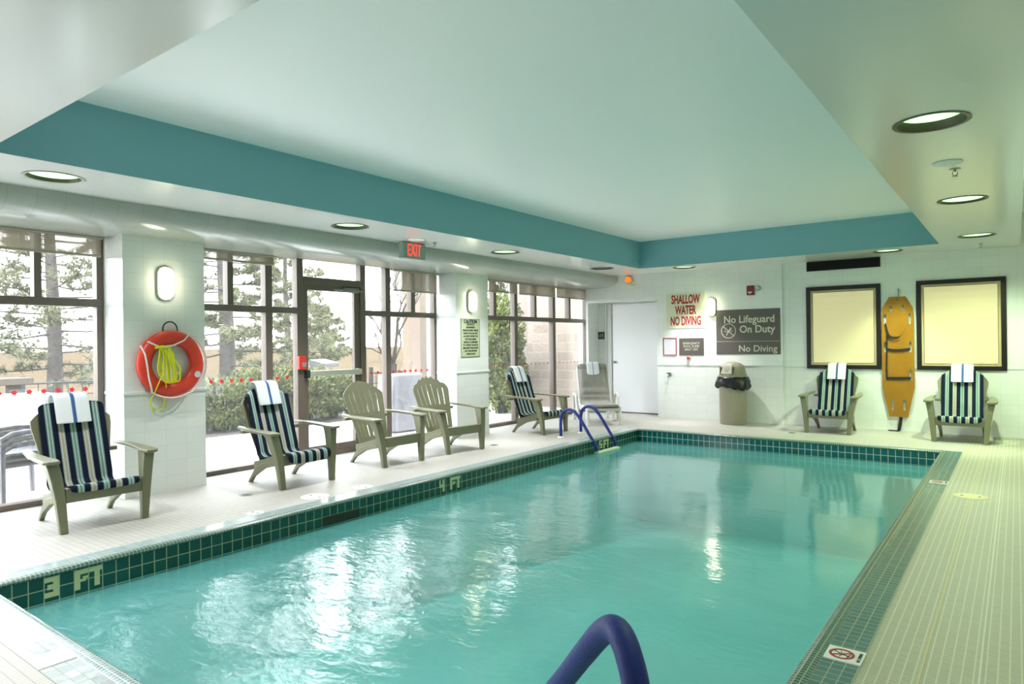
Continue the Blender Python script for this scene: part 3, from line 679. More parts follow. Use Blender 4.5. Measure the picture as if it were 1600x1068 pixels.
def sheet(name, prof, hw, thick, m, nseg=14, taper=None, seams=(), wob=0, sub=1, parent=None, yfun=None, hwf=None):
    """pad following a profile in xz, extruded across y, puffy with rounded edges"""
    pts = [Vector((p[0], 0, p[1])) for p in prof]; b = B(); N_ = len(pts); vs = []; rnd = random.Random(3)
    for i, p in enumerate(pts):
        d = (pts[min(i + 1, N_ - 1)] - pts[max(i - 1, 0)]).normalized(); nrm = Vector((-d.z, 0, d.x))
        if nrm.z < 0 and abs(nrm.z) > .3: nrm = -nrm
        if i and nrm.dot(prev) < 0: nrm = -nrm
        prev = nrm
        tt = thick * ((.7 if i == 0 else .4) if i in (0, N_ - 1) else 1) * (.35 if i in seams else 1)
        h_ = hw * (hwf(i / (N_ - 1)) if hwf else 1)
        ring = []
        for k in range(nseg + 1):
            u = -1 + 2 * k / nseg; e = (1 - u ** 6) ** .5 if abs(u) < 1 else 0
            off = tt * (.15 + .85 * e) + wob * rnd.uniform(-1, 1)
            yy = u * h_; dz = yfun(u, i / (N_ - 1)) if yfun else Vector((0, 0, 0))
            ring.append(p + nrm * off + Vector((0, yy, 0)) + dz)
        for k in range(nseg, -1, -1):
            u = -1 + 2 * k / nseg; dz = yfun(u, i / (N_ - 1)) if yfun else Vector((0, 0, 0))
            ring.append(p + Vector((0, u * h_, 0)) + dz)
        vs.append(ring)
    M = len(vs[0]); flat = [q for r_ in vs for q in r_]; fs = []
    for i in range(N_ - 1):
        for k in range(M): fs.append((i * M + k, i * M + (k + 1) % M, (i + 1) * M + (k + 1) % M, (i + 1) * M + k))
    fs += [tuple(range(M))[::-1], tuple(range((N_ - 1) * M, N_ * M))]
    b._add(flat, fs); return b.build(name, m, parent, smooth='all', sub=sub)

def make_cushion(kind):
    seat = [(.314, .285 if kind == 'flat' else .258), (.316, .325), (.300, .349), (.27, .349), (.20, .338), (.10, .316), (0, .291), (-.10, .266), (-.17, .252)]
    if kind == 'drape': seat = [(.335, .225), (.333, .30), (.318, .348)] + seat[4:]
    def bx(v): return (-.215 - .27 * v, .215 + .733 * v)
    vmax = 1.0 if kind != 'wrap' else 1.0
    back = [bx(v) for v in (.10, .16, .22, .34, .46, .58, .70, .82, .92, 1.0)]
    prof = seat + back; seams = (len(seat) + 1,)
    if kind in ('wrap', 'drape'): prof += [(-.51, .962), (-.545, .945)]
    n = len(prof)
    def yf(u, t):
        v = (prof[min(n - 1, int(t * (n - 1) + .5))][1] - .215) / .733
        on_back = t > (len(seat)) / (n - 1)
        cx = .045 * u * u * (.4 + .6 * v) if on_back else 0
        dz = -.10 * abs(u) ** 3 if (on_back and v > .93 and kind != 'flat') else 0
        return Vector((cx, 0, dz))
    return sheet('seat_cushion', prof, .248, .045, STRIPE, nseg=16, seams=seams, sub=2, yfun=yf)
def make_towel(front=.235, w_=.132, tilt=0):
    # folded over the chair top: hangs in front of the cushion and behind the back
    top = (-.497, .985)
    pr = [(-.352, .755), (-.3535, .759), (-.380, .83), (-.408, .905), (-.424, .955), (-.450, .992), (-.505, 1.002), (-.555, .975), (-.572, .90), (-.570, .804), (-.570, .80)]
    return sheet('towel', pr, w_, .012, TOWEL, nseg=22, sub=2, wob=.0012)

ch_s = make_chair(True); ch_p = make_chair(False)
used = {}
def place(proto, x, y, rz, label, group):
    o = proto if proto.name not in used else copy_tree(proto); used[proto.name] = 1
    o.location = (x, y, 0); o.rotation_euler = (0, 0, rz); tag(o, label, 'chair', group); return o
cush = {k: make_cushion(k) for k in ('flat', 'drape', 'wrap')}; tw = make_towel()
uc = {}
def lay(src, key, x, y, rz, label, cat, group, dx=0, dy=0, dz=0, sc=(1, 1, 1)):
    o = src if key not in uc else src.copy()
    if key in uc: col.objects.link(o)
    uc[key] = 1
    M = Matrix.Rotation(rz, 3, 'Z') @ Vector((dx, dy, dz)); o.location = (x + M.x, y + M.y, M.z); o.rotation_euler = (0, 0, rz); o.scale = sc
    return tag(o, label, cat, group)
G1, G2, G3 = 'sage green adirondack chairs around the pool', 'striped chair cushions', 'folded towels on the chair backs'
CH = [
 (ch_p, -6.06, 2.33, R(-2), 'green adirondack chair with striped cushion by the window nearest the camera', 'flat',
  'striped cushion with flat top edge on the chair nearest the camera', 'white towel with blue stripe on the chair nearest the camera', -.0),
 (ch_p, -6.02, 4.19, R(-1), 'green adirondack chair with striped cushion beside the life ring pillar', 'drape',
  'striped cushion hanging over the seat front of the chair past the life ring', 'folded towel on the chair just past the life ring pillar', 0),
 (ch_p, -6.05, 5.54, R(-1), 'bare green adirondack chair with smooth arched back in front of the glass door', None, None, None, 0),
 (ch_s, -6.03, 6.66, R(-8), 'bare green adirondack chair with scalloped fan back beside the caution sign pillar', None, None, None, 0),
 (ch_p, -6.03, 8.74, R(-3), 'green adirondack chair with striped cushion in front of the far window, behind the pool ladder', 'wrap',
  'striped cushion on the chair behind the pool ladder', 'towel folded over the chair behind the pool ladder', 0),
 (ch_p, -2.27, 11.09, R(-90), 'green adirondack chair under the black-framed window next to the backboard, nearer the trash can', 'wrap',
  'striped cushion on the back wall chair nearer the trash can', 'towel on the back wall chair nearer the trash can', 0),
 (ch_s, -.63, 11.02, R(-90), 'green adirondack chair with striped cushion at the right end of the back wall', 'wrap',
  'striped cushion on the chair at the right end of the back wall', 'towel on the chair at the right end of the back wall', 0)]
for (pr_, x, y, rz, lab, ck, cl, tl, dy) in CH:
    place(pr_, x, y, rz, lab, G1)
    if ck:
        lay(cush[ck], ck, x, y, rz, cl, 'cushion', G2, dx=.012, dz=.004)
        lay(tw, 'tw', x, y, rz, tl, 'towel', G3, dx=.004, dy=dy, dz=.012 if ck == 'flat' else .02)

# ------------------------------------------------------------------ white reclining lounge with grey pad
lg = empty('lounge_chair', (-5.93, 10.40, 0), R(-50), 'white plastic reclining lounge chair with grey pad in the far corner', 'lounge chair')
for s_ in (-1, 1):
    b = B(); y0, y1 = (s_ * .28, s_ * .33)
    b.tube([(.60, s_ * .275, .0), (.56, s_ * .275, .14), (.50, s_ * .27, .27)], [.026, .032, .03], 8); b.build('leg', WRESIN, lg)
    b = B(); b.tube([(-.52, s_ * .275, .0), (-.48, s_ * .275, .27)], [.026, .03], 8); b.build('leg', WRESIN, lg)
    b = B(); b.tube([(-.42, s_ * .36, .0), (-.38, s_ * .37, .30), (-.34, s_ * .375, .43), (-.26, s_ * .38, .475), (-.12, s_ * .38, .475), (-.03, s_ * .375, .43), (.02, s_ * .36, .25), (.04, s_ * .34, .02)], .026, 8); b.build('armrest', WRESIN, lg, smooth=True)
    b = B(); b.tube([(-.50, s_ * .275, .28), (-.2, s_ * .28, .27), (.2, s_ * .28, .28), (.55, s_ * .275, .285)], .028, 8); b.build('side_rail', WRESIN, lg, smooth=True)
b = B()
for i in range(9): b.box(-.2 + i * .085, -.13 + i * .085, -.26, .26, .272, .288)
b.box(.53, .58, -.29, .29, .245, .29); b.build('seat_slats', WRESIN, lg, bevel=.004)
b = B(); b.tube([(-.20, -.27, .29), (-.38, -.27, .60), (-.55, -.27, .93), (-.56, -.15, .96), (-.56, .15, .96), (-.55, .27, .93), (-.38, .27, .60), (-.20, .27, .29)], .022, 8)
for i in range(7): b.box(-.26 - i * .045, -.245 - i * .045, -.26, .26, .36 + i * .083, .42 + i * .083)
b.build('backrest', WRESIN, lg, smooth=True)
GPAD = mat('grey_pad_fabric', '96918A', .8, var=.08, vscale=14, bump=.4, bscale=40)
pf = [(.61, .30), (.58, .315), (.45, .30), (.3, .31), (.15, .30), (0, .30), (-.12, .305), (-.19, .34), (-.225, .40), (-.25, .44), (-.27, .47), (-.30, .53), (-.32, .56), (-.37, .65), (-.43, .76), (-.50, .885), (-.535, .945)]
o = sheet('lounge_pad', pf, .265, .055, GPAD, nseg=14, seams=(7, 9, 12), wob=.004, sub=2); o.location = lg.location + Vector((0, 0, .0)); o.rotation_euler = lg.rotation_euler
tag(o, 'wrinkled grey pad lying on the white lounge chair', 'cushion')
o = sheet('headrest_pad', [(-.475, .90), (-.50, .945), (-.525, .985), (-.565, .99), (-.60, .93), (-.59, .86)], .262, .03, GPAD, nseg=14, wob=.003, sub=2); o.location = lg.location + Vector((0, 0, .0)); o.rotation_euler = lg.rotation_euler
tag(o, 'grey headrest flap folded over the top of the lounge chair', 'cushion')
TW2 = stripemat('towel_terry_two', [('EDEDF2', 4.4), ('5A63A8', .5), ('EDEDF2', 4.4)], .115)
o = sheet('towel', [(-.385, .80), (-.42, .86), (-.45, .93), (-.485, 1.0), (-.525, 1.03), (-.58, 1.025), (-.625, .96), (-.63, .86)], .115, .012, TW2, nseg=22, sub=2, wob=.001)
o.location = lg.location; o.rotation_euler = lg.rotation_euler; tag(o, 'white towel with thin blue stripe over the grey lounge chair', 'towel', G3)

# ================================================================== pool ladder, rails
FOAM = mat('navy_foam_sleeve', '12287C', .55, var=.1, vscale=20, bump=.15, bscale=90)
def smoothpts(P, n=6):
    P = [Vector(p) for p in P]; out = []
    for i in range(len(P) - 1):
        p0, p1, p2, p3 = P[max(i - 1, 0)], P[i], P[i + 1], P[min(i + 2, len(P) - 1)]
        for k in range(n):
            t = k / n; out.append(.5 * ((2 * p1) + (-p0 + p2) * t + (2 * p0 - 5 * p1 + 4 * p2 - p3) * t * t + (-p0 + 3 * p1 - 3 * p2 + p3) * t ** 3))
    return out + [P[-1]]
lad = empty('pool_ladder', (-5.4, 8.655, 0), 0, 'pool ladder with two navy foam-covered rails and a white step at the far left', 'pool ladder')
RP = [(0, 0, .02), (0, 0, .20), (.01, 0, .30), (.055, 0, .385), (.15, 0, .42), (.245, 0, .385), (.34, 0, .285), (.46, 0, .11), (.565, 0, -.045), (.615, 0, -.14)]
for s_ in (-1, 1):
    pts = [(x, s_ * .285, z) for x, y, z in smoothpts(RP)]
    B().tube(pts, .0225, 12).build('foam_rail', FOAM, lad, smooth=True)
    B().tube([(.612, s_ * .285, -.12), (.625, s_ * .285, -.4), (.625, s_ * .285, -1.1)], .017, 10).build('steel_tube', CHROME, lad, smooth=True)
    B().lathe([(.055, 0), (.055, .006), (.03, .02), (.024, .022), (0, .022)], (0, s_ * .285, 0), 20).build('deck_flange', mat('cream_flange', 'D8DCC8', .4), lad, smooth=True)
B().box(.575, .665, -.30, .30, -.185, -.155).build('step', mat('white_step', 'D5E8CC', .4), lad, bevel=.008)
b = B(); b.box(.585, .665, -.285, .285, -.50, -.475).box(.585, .665, -.285, .285, -.80, -.775); b.build('lower_step', MT['white_step'], lad, bevel=.006)
gr = empty('stair_handrail', (-.43, .95, 0), 0, 'thick navy foam-covered handrail at the near pool corner, bottom of the picture', 'handrail')
P = [(-.44, .955, .0), (-.447, .96, .35), (-.468, .975, .62), (-.50, 1.0, .80), (-.527, 1.022, .866), (-.565, 1.052, .893), (-.615, 1.092, .868), (-.70, 1.16, .778), (-.82, 1.26, .645), (-1.10, 1.49, .35), (-1.45, 1.78, -.03)]
o = B().tube([Vector(p) - gr.location for p in smoothpts(P, 7)], .0235, 20).build('foam_sleeve', FOAM, gr, smooth=True)
B().tube([Vector((-1.44, 1.775, -.02)) - gr.location, Vector((-1.62, 1.92, -.25)) - gr.location, Vector((-1.65, 1.94, -1.0)) - gr.location], .018, 12).build('steel_tube', CHROME, gr, smooth=True)
B().lathe([(.055, 0), (.055, .006), (.032, .02), (0, .022)], (-.01, .005, 0), 20).build('deck_flange', MT['cream_flange'], gr, smooth=True)

# ================================================================== life ring
lr = empty('life_ring', (-6.6, 3.225, 1.24), 0, 'orange-red life ring with white rope hung on the near pillar', 'life ring')
n, m_ = 56, 16; vs = []
for i in range(n):
    a = 2 * math.pi * i / n
    for k in range(m_):
        t = 2 * math.pi * k / m_; rr = .252 + .070 * math.cos(t); vs.append((.062 + .052 * math.sin(t), rr * math.cos(a), rr * math.sin(a)))
b = B(); b._add(vs, [(i * m_ + k, ((i + 1) % n) * m_ + k, ((i + 1) % n) * m_ + (k + 1) % m_, i * m_ + (k + 1) % m_) for i in range(n) for k in range(m_)])
b.build('ring_body', mat('orange_red_vinyl', 'D23A26', .35, var=.06, vscale=4), lr, smooth='all')
ROPE = mat('white_rope', 'E0D5CC', .7)
def arc(a0, a1, r, x, n=14): return [(x, r * math.cos(R(a0 + (a1 - a0) * i / n)), r * math.sin(R(a0 + (a1 - a0) * i / n))) for i in range(n + 1)]
b = B()
b.tube([(.10, -.235, .215)] + [(.125, -.15, .17), (.13, -.10, .155), (.13, 0, .18), (.125, .10, .225)] + arc(60, -60, .333, .10, 20) + arc(-62, -105, .325, .10, 8), .0075, 8)
b.tube([(.08, -.29, .18), (.115, -.265, .10), (.12, -.25, .0), (.12, -.235, -.12), (.115, -.215, -.20), (.09, -.19, -.27)] + arc(-125, -100, .325, .09, 5), .0085, 8)
b.build('grab_rope', ROPE, lr, smooth=True)
B().lathe([(0, 0), (.032, .0), (.032, .004), (0, .004)], (.112, .235, -.11), 20, 'X').build('round_patch', mat('pale_patch', 'C9C8CC', .5), lr)
b = B(); b.tube([(.07, -.07, .29)] + [(.05, .07 * math.cos(R(a)) * -1, .33 + .075 * math.sin(R(a))) for a in range(0, 181, 15)] + [(.07, .07, .29)], .007, 8)
hk = b.build('ring_hook', DARK, None, smooth=True); hk.location = lr.location; tag(hk, 'dark loop hook above the orange life ring', 'hook')
YEL = mat('yellow_rope', 'E0E000', .6)
yr = empty('throw_rope', (-6.6, 3.14, 1.24), 0, 'bundle of yellow rope hanging in the life ring', 'rope')
b = B(); rnd = random.Random(5)
for k in range(9):
    y = -.075 + .021 * k; zt = .155 + rnd.uniform(-.01, .01); zb = -.12 + rnd.uniform(-.05, .05); bw = rnd.uniform(.03, .06); x = .13 + rnd.uniform(-.012, .018)
    P = [(x - .02, y * .6, zt), (x, y * .8 - .01, .06), (x + .01, y - .01, -.04), (x + .005, y + .004, zb), (x + .005, y + bw * .6, zb - .022), (x, y + bw, zb + .01), (x, y + bw * .8, -.02), (x - .01, y * .5 + .02, .07), (x - .02, y * .5, zt)]
    b.tube(smoothpts(P, 4), .0055, 6)
b.tube(smoothpts([(.13, -.02, -.08), (.135, -.06, -.16), (.10, -.085, -.26), (.045, -.10, -.34), (.03, -.085, -.41), (.03, -.035, -.44), (.03, .02, -.42), (.04, .03, -.35), (.10, .02, -.25), (.13, -.01, -.12)], 5), .0055, 6)
b.tube(smoothpts([(.14, -.05, -.13), (.14, 0, -.175), (.14, .07, -.18), (.14, .10, -.14), (.14, .08, -.02), (.135, .07, .10), (.11, .03, .155)], 5), .0055, 6)
b.build('rope_coil', YEL, yr, smooth='all')
b = B(); b.tube([(.12, -.09, .155), (.128, -.03, .165), (.12, .05, .16)], .013, 8); b.build('rope_knot', YEL, yr, smooth=True)

# ================================================================== trash can
tcn = empty('trash_can', (-3.84, 11.29, 0), R(-100), 'tall beige trash can with domed lid and black bag against the back wall', 'trash can')
BEI = mat('beige_plastic', '9F9A86', .45)
B().lathe([(0, 0), (.205, 0), (.215, .02), (.222, .70), (.222, .72), (.2, .72), (.19, .04), (0, .04)], n=40).build('body', BEI, tcn, smooth=True)
vs = []; n = 48; rnd = random.Random(2); rr = [(.226, .80), (.245, .79), (.268, .72), (.284, .645), (.272, .605), (.245, .62), (.228, .66)]
for j, (r_, z) in enumerate(rr):
    for k in range(n):
        a = 2 * math.pi * k / n; wv = .012 * math.sin(a * 9 + j) + .008 * math.sin(a * 17 + j * 2)
        vs.append(((r_ + (wv if j > 0 else 0)) * math.cos(a), (r_ + (wv if j > 0 else 0)) * math.sin(a), z + (.03 * math.sin(a * 2 + 2.2) - .012 * math.sin(a * 13) if 1 < j < 6 else 0)))
b = B(); b._add(vs, [(j * n + k, j * n + (k + 1) % n, (j + 1) * n + (k + 1) % n, (j + 1) * n + k) for j in range(len(rr) - 1) for k in range(n)])
b.build('bin_liner', mat('black_bag', '121214', .28, bump=.8, bscale=25), tcn, smooth='all')
b = B(); b.lathe([(.230, .78), (.236, .785), (.236, .825), (.218, .83), (.214, .88), (.198, .94), (.165, .995), (.11, 1.03), (.05, 1.044), (0, 1.046)], n=40); b.build('dome_lid', BEI, tcn, smooth=True)
b = B(); b.hexa([(.224, -.10, .845), (.224, .10, .845), (.165, .085, 1.0), (.165, -.085, 1.0)], [(.16, -.10, .845), (.16, .10, .845), (.12, .085, .99), (.12, -.085, .99)])
b.build('swing_door', mat('beige_plastic_light', 'B5B19C', .45), tcn, bevel=.006)
b = B(); b.box(.12, .218, -.118, -.10, .84, .96).box(.12, .218, .10, .118, .84, .96); b.build('door_surround', mat('beige_shadow_gap', '6E6A5A', .6), tcn, bevel=.004)

# ================================================================== backboard
bb = empty('spine_board', (-1.445, 11.65, 0), 0, 'long yellow-brown rescue backboard with black straps hanging between the two windows', 'backboard')
outline = [(-.11, 2.03), (.11, 2.03), (.20, 1.86), (.212, 1.72), (.215, .66), (.19, .55), (.125, .22), (-.125, .22), (-.19, .55), (-.212, .66), (-.212, 1.72), (-.20, 1.86)]
holes = [(-.085, 1.855, .036, .085), (.075, 1.855, .036, .085), (-.165, 1.69, .036, .16), (.158, 1.69, .036, .16), (-.165, 1.27, .036, .16), (.165, 1.27, .036, .16), (-.16, .85, .036, .16), (.168, .85, .036, .16), (-.075, .40, .036, .17), (.082, .40, .036, .17), (0, 1.985, .022, .022)]
bm = bmesh.new(); es = []
def loop(pp):
    v_ = [bm.verts.new((p[0], 0, p[1])) for p in pp]; return [bm.edges.new((v_[i], v_[(i + 1) % len(v_)])) for i in range(len(v_))]
es += loop(outline)
for hx, hz, hw_, hh in holes:
    pp = []
    for k in range(12):
        a = 2 * math.pi * k / 12 + .01
        pp.append((hx + hw_ / 2 * math.cos(a), hz + (hh - hw_) / 2 * (1 if math.sin(a) >= 0 else -1) + hw_ / 2 * math.sin(a)))
    es += loop(pp)
bmesh.ops.triangle_fill(bm, use_beauty=True, edges=es)
# remove faces that filled the hand holes
for f in list(bm.faces):
    c = f.calc_center_median()
    if any(abs(c.x - hx) < hw_ * .45 and abs(c.z - hz) < hh * .45 for hx, hz, hw_, hh in holes) and all(any(abs(v.co.x - hx) <= hw_ * .51 and abs(v.co.z - hz) <= hh * .51 for hx, hz, hw_, hh in holes) for v in f.verts): bm.faces.remove(f)
me = bpy.data.meshes.new('board'); bm.to_mesh(me); bm.free(); me.materials.append(mat('varnished_board', '9C6C10', .4, var=.12, vscale=5))
o = bpy.data.objects.new('board', me); col.objects.link(o); o.parent = bb; o.location = (0, -.03, 0); sm = o.modifiers.new('t', 'SOLIDIFY'); sm.thickness = .018; sm.offset = 0
STR = mat('black_webbing', '1A1414', .7)
def ribbon(nm, P, w_, axis=(0, 0, 1)):
    b = B(); ax = Vector(axis); pts = smoothpts(P, 5)
    for p_, q_ in zip(pts[:-1], pts[1:]):
        b.hexa([p_ + ax * w_ / 2, p_ - ax * w_ / 2, p_ - ax * w_ / 2 + Vector((0, -.003, 0)), p_ + ax * w_ / 2 + Vector((0, -.003, 0))], [q_ + ax * w_ / 2, q_ - ax * w_ / 2, q_ - ax * w_ / 2 + Vector((0, -.003, 0)), q_ + ax * w_ / 2 + Vector((0, -.003, 0))])
    return b.build(nm, STR, bb)
ribbon('strap', [(-.165, -.045, 1.63), (-.135, -.06, 1.50), (-.105, -.062, 1.43), (-.05, -.064, 1.41), (.02, -.062, 1.42), (.07, -.06, 1.49), (.155, -.045, 1.65)], .042, (.45, 0, .9))
ribbon('strap', [(-.165, -.045, 1.245), (-.08, -.052, 1.225), (0, -.055, 1.222), (.08, -.052, 1.228), (.165, -.045, 1.24)], .038)
ribbon('strap', [(-.16, -.045, .795), (0, -.052, .80), (.17, -.045, .805)], .042)
ribbon('strap', [(-.14, -.047, 1.46), (-.145, -.05, 1.2), (-.15, -.05, 1.0), (-.15, -.05, .8)], .022, (1, 0, 0))
ribbon('strap', [(.03, -.03, .24), (.02, -.032, .12), (.0, -.035, .012)], .045, (1, 0, 0)); ribbon('strap', [(-.14, -.04, .008), (-.05, -.045, .008), (.01, -.04, .012)], .02)
s = empty('wall_hook', (-1.43, 11.65, 2.05), 0, 'thin metal hook holding the backboard', 'hook')
b = B(); b.tube([(0, 0, .06), (0, -.06, .06), (0, -.065, .10)], .006, 8).tube([(0, -.012, .10), (0, -.012, -.06)], .005, 8); b.build('rod', GREYM, s)

# ================================================================== floor fittings
LID = mat('cream_lid', 'E4E2D2', .45); LIDY = mat('yellowish_lid', 'D6CC9E', .45)  # the right-hand lid gets a yellower cream
def lid(x, y, r, m, label, grp='round skimmer lids in the deck'):
    o = empty('deck_cover', (x, y, 0), 0, label, 'deck lid', grp)
    B().lathe([(0, .004), (r * .8, .004), (r * .82, .001), (r * .86, .004), (r, .003), (r, -.002), (0, -.002)], n=40).build('lid', m, o, smooth=True)
    b = B(); b.lathe([(0, .0055), (.012, .0055), (.012, .003), (0, .003)], (r * .5, 0, 0), 12).lathe([(0, .0055), (.012, .0055), (.012, .003), (0, .003)], (-r * .5, 0, 0), 12); b.build('lift_hole', mat('lid_hole', '4A4636', .6), o)
lid(-5.22, 3.89, .13, LID, 'large round cream lid in the deck in front of the draped cushion chair')
lid(-5.18, 4.42, .10, LID, 'smaller round cream lid in the deck between the large lid and the bare chairs'); lid(-5.13, 3.22, .07, LID, 'small pale ring lid beside the left pool edge')
lid(-.345, 7.17, .13, LIDY, 'round yellowish lid in the right-hand deck')
def drain(x, y, label):
    o = empty('deck_drain', (x, y, 0), 0, label, 'drain', 'small round drains in the deck')
    B().lathe([(0, .002), (.06, .003), (.065, 0), (0, -.002)], n=24).build('grate', mat('drain_metal', '8F9086', .5), o, smooth=True)
    b = B()
    for k in range(5): b.box(-.04, .04, -.034 + k * .015, -.028 + k * .015, .002, .0036)
    b.build('slot', DARK, o)
drain(-5.83, 3.56, 'small round floor drain beside the chair past the life ring'); drain(-5.78, 7.26, 'small round floor drain in front of the caution sign pillar')
drain(-5.73, 10.66, 'small round floor drain under the lounge chair'); drain(-2.73, 10.62, 'small round floor drain near the trash can')
tag(B().box(-.23, -.10, 11.10, 11.20, 0, .004).build('floor_plate', mat('pale_plate', 'B5C49A', .5)), 'pale square plate in the deck beside the chair at the right end', 'floor plate')
TP = mat('white_marker_tile', 'E8E8E4', .3)
tag(B().box(-3.58, -3.42, 1.10, 1.25, .001, .006).build('marker_tile', mat('glare_white_marker_tile', 'F0F0EC', .2)), 'marker tile in the near pool edge, left blank white for glare', 'marker tile')  # plain white imitates glare that hides its symbol
def nodive(cx, cy, label, rz=0, detail=True):
    o = empty('no_diving_tile', (cx, cy, .002), rz, label, 'marker tile')
    B().box(-.075, .075, -.072, .072, 0, .005).build('tile', TP, o)
    RD = mat('marker_red', 'A82420', .4)
    b = B(); b.lathe([(.040, .0065), (.052, .0065), (.052, .005), (.040, .005)], (-.012, 0, 0), 36, 'Z', closed=True)
    d = Vector((1, .75)).normalized(); nn = Vector((-d.y, d.x)) * .004; c = Vector((-.012, 0)); p0, p1 = c - d * .045, c + d * .045
    b.prism([tuple(p0 + nn), tuple(p1 + nn), tuple(p1 - nn), tuple(p0 - nn)], 'Z', .005, .0068); b.build('prohibition_ring', RD, o)
    b = B()
    for (x0, y0, x1, y1, t) in ((-.045, .02, -.01, -.002, .005), (-.01, -.002, .02, -.012, .007), (-.02, .03, -.012, .0, .003), (-.018, -.03, -.008, -.004, .003), (.012, -.032, .022, .015, .003)):
        d = Vector((x1 - x0, y1 - y0)).normalized(); q = Vector((-d.y, d.x)) * t / 2
        b.prism([(x0 + q.x, y0 + q.y), (x1 + q.x, y1 + q.y), (x1 - q.x, y1 - q.y), (x0 - q.x, y0 - q.y)], 'Z', .005, .0064)
    b.build('diver_mark', PRINT, o)
    if detail: text('NO DIVING', 'lettering', PRINT, o, .020, (0, 0, R(90)), (.060, 0, .006), sx=.95, ext=.0006)
nodive(-.625, 3.255, 'white no diving tile with red ring on the right pool edge nearest the camera')
nodive(-.625, 7.69, 'white no diving tile far along the right pool edge')
# depth numbers in the waterline tile
GLY = mat('cream_glyph_tile', 'C8CB9A', .3)
def glyph(rows, y0, name, par):
    b = B(); h = len(rows); px = .080 / 5; pz = .128 / h
    for j, rw in enumerate(rows):
        for i, c in enumerate(rw):
            if c == '#': b.box(-.001, .0025, y0 + i * px, y0 + (i + 1) * px, -.032 - (j + 1) * pz, -.032 - j * pz)
    b.build(name, GLY, par)
F_ = ['#####', '#####', '##...', '##.##', '####.', '##...', '##...', '##...']; T_ = ['#####', '#####', '..##.', '..##.', '..##.', '..##.', '..##.', '..##.']
N3 = ['#####', '#####', '...##', '.####', '.####', '...##', '#####', '#####']; N4 = ['#..##', '#..##', '#..##', '#####', '#####', '...##', '...##', '...##']; N5 = ['#####', '##...', '##...', '#####', '...##', '...##', '#####', '.....']
for num, g, y0, w_, lb in (('3', N3, 1.602, 1, 'three feet depth number in cream tile at the near end of the left pool wall'), ('4', N4, 5.19, 1, 'four feet depth number in cream tile midway along the left pool wall'), ('5', N5, 8.57, 1, 'five feet depth number in cream tile behind the pool ladder')):
    r_ = empty('depth_marker', (XL, y0, 0), 0, lb, 'depth marker')
    glyph(g, 0, 'number', r_); glyph(F_, .168 if num != '5' else .12, 'letter', r_); glyph(T_, .252 if num != '5' else .205, 'letter', r_)
# skimmer mouth
tag(B().box(XL - .02, XL + .002, 3.70, 4.12, -.185, -.104).build('skimmer_opening', mat('skimmer_dark', '1C2A22', .7)), 'dark skimmer opening in the left pool wall', 'skimmer')
s = empty('main_drain', (-2.6, 7.9, -1.33), 0, 'dark round drain seen on the pool bottom', 'drain'); B().lathe([(0, .012), (.12, .01), (.14, 0), (0, 0)], n=24).build('cover', mat('drain_cover', '1E4A48', .6), s)

for xx, cc in ((-.34, 'C9BE8C'), (-.14, 'CFD0C0')):
    S(B().box(xx - .004, xx + .004, 1.0, 9.9, -.01, .0012), 'trim_19' if xx < -.3 else 'trim_20', mat('joint_filler_' + cc, cc, .6))
# ================================================================== outdoors, seen through the glass
PAVE = tile('patio_pavers', 'XY', .6, .3, 'EAE7E4', 'E4E1DE', 'C8C4C1', .008, .7, brick_off=.5, bump=.3)
S(B().box(-10.0, -7.2, -14, 24, -.12, -.01), 'ground_patio', PAVE)
S(B().box(-7.25, -7.05, -14, 12.2, -.2, -.005), 'trim_18', mat('window_curb', '8A8480', .6))
FIELD = mat('dry_grass_field', '4E4337', 1, spec=0, var=.12, vscale=.35)
b = B(); b._add([(-400, -400, -.25), (-13.2, -400, -.25), (-13.2, 400, -.25), (-400, 400, -.25)], [(0, 1, 2, 3)]); b._add([(-13.3, 24, -.25), (40, 24, -.25), (40, 400, -.25), (-13.3, 400, -.25)], [(0, 1, 2, 3)])
S(b, 'ground_field', FIELD)
S(B().box(-13.25, -10.0, -14, 24, -.14, -.02), 'ground_mulch', mat('mulch_bed', '443B38', .95, var=.35, vscale=9, bump=.8, bscale=22))
BARK = mat('pine_bark', '4C4645', .9, var=.25, vscale=12, bump=.6, bscale=30)
NEED = mat('pine_needles', '6B6C55', .8, spec=.2, var=.25, vscale=2); NEED2 = mat('juniper_leaves', '5A5E36', .7, var=.3, vscale=3); CEDAR = mat('cedar_leaves', '7A8244', .75, var=.45, vscale=4)
GOLD = mat('golden_leaves', 'A08A1E', .7, var=.2, vscale=4); TWIG = mat('bare_twigs', '302A28', .9)
def rdir(rnd): 
    v = Vector((rnd.gauss(0, 1), rnd.gauss(0, 1), rnd.gauss(0, 1))); return v.normalized()
def needles(b, c, axis, n, L_, w_, rnd, spread=.9):
    for _ in range(n):
        d = (axis * .55 + rdir(rnd) * spread).normalized(); s_ = d.cross(rdir(rnd)).normalized() * w_ / 2; l_ = L_ * rnd.uniform(.7, 1.1)
        o = len(b.v); b.v += [tuple(c + s_), tuple(c - s_), tuple(c + d * l_)]; b.f.append((o, o + 1, o + 2)); b.m.append(0)
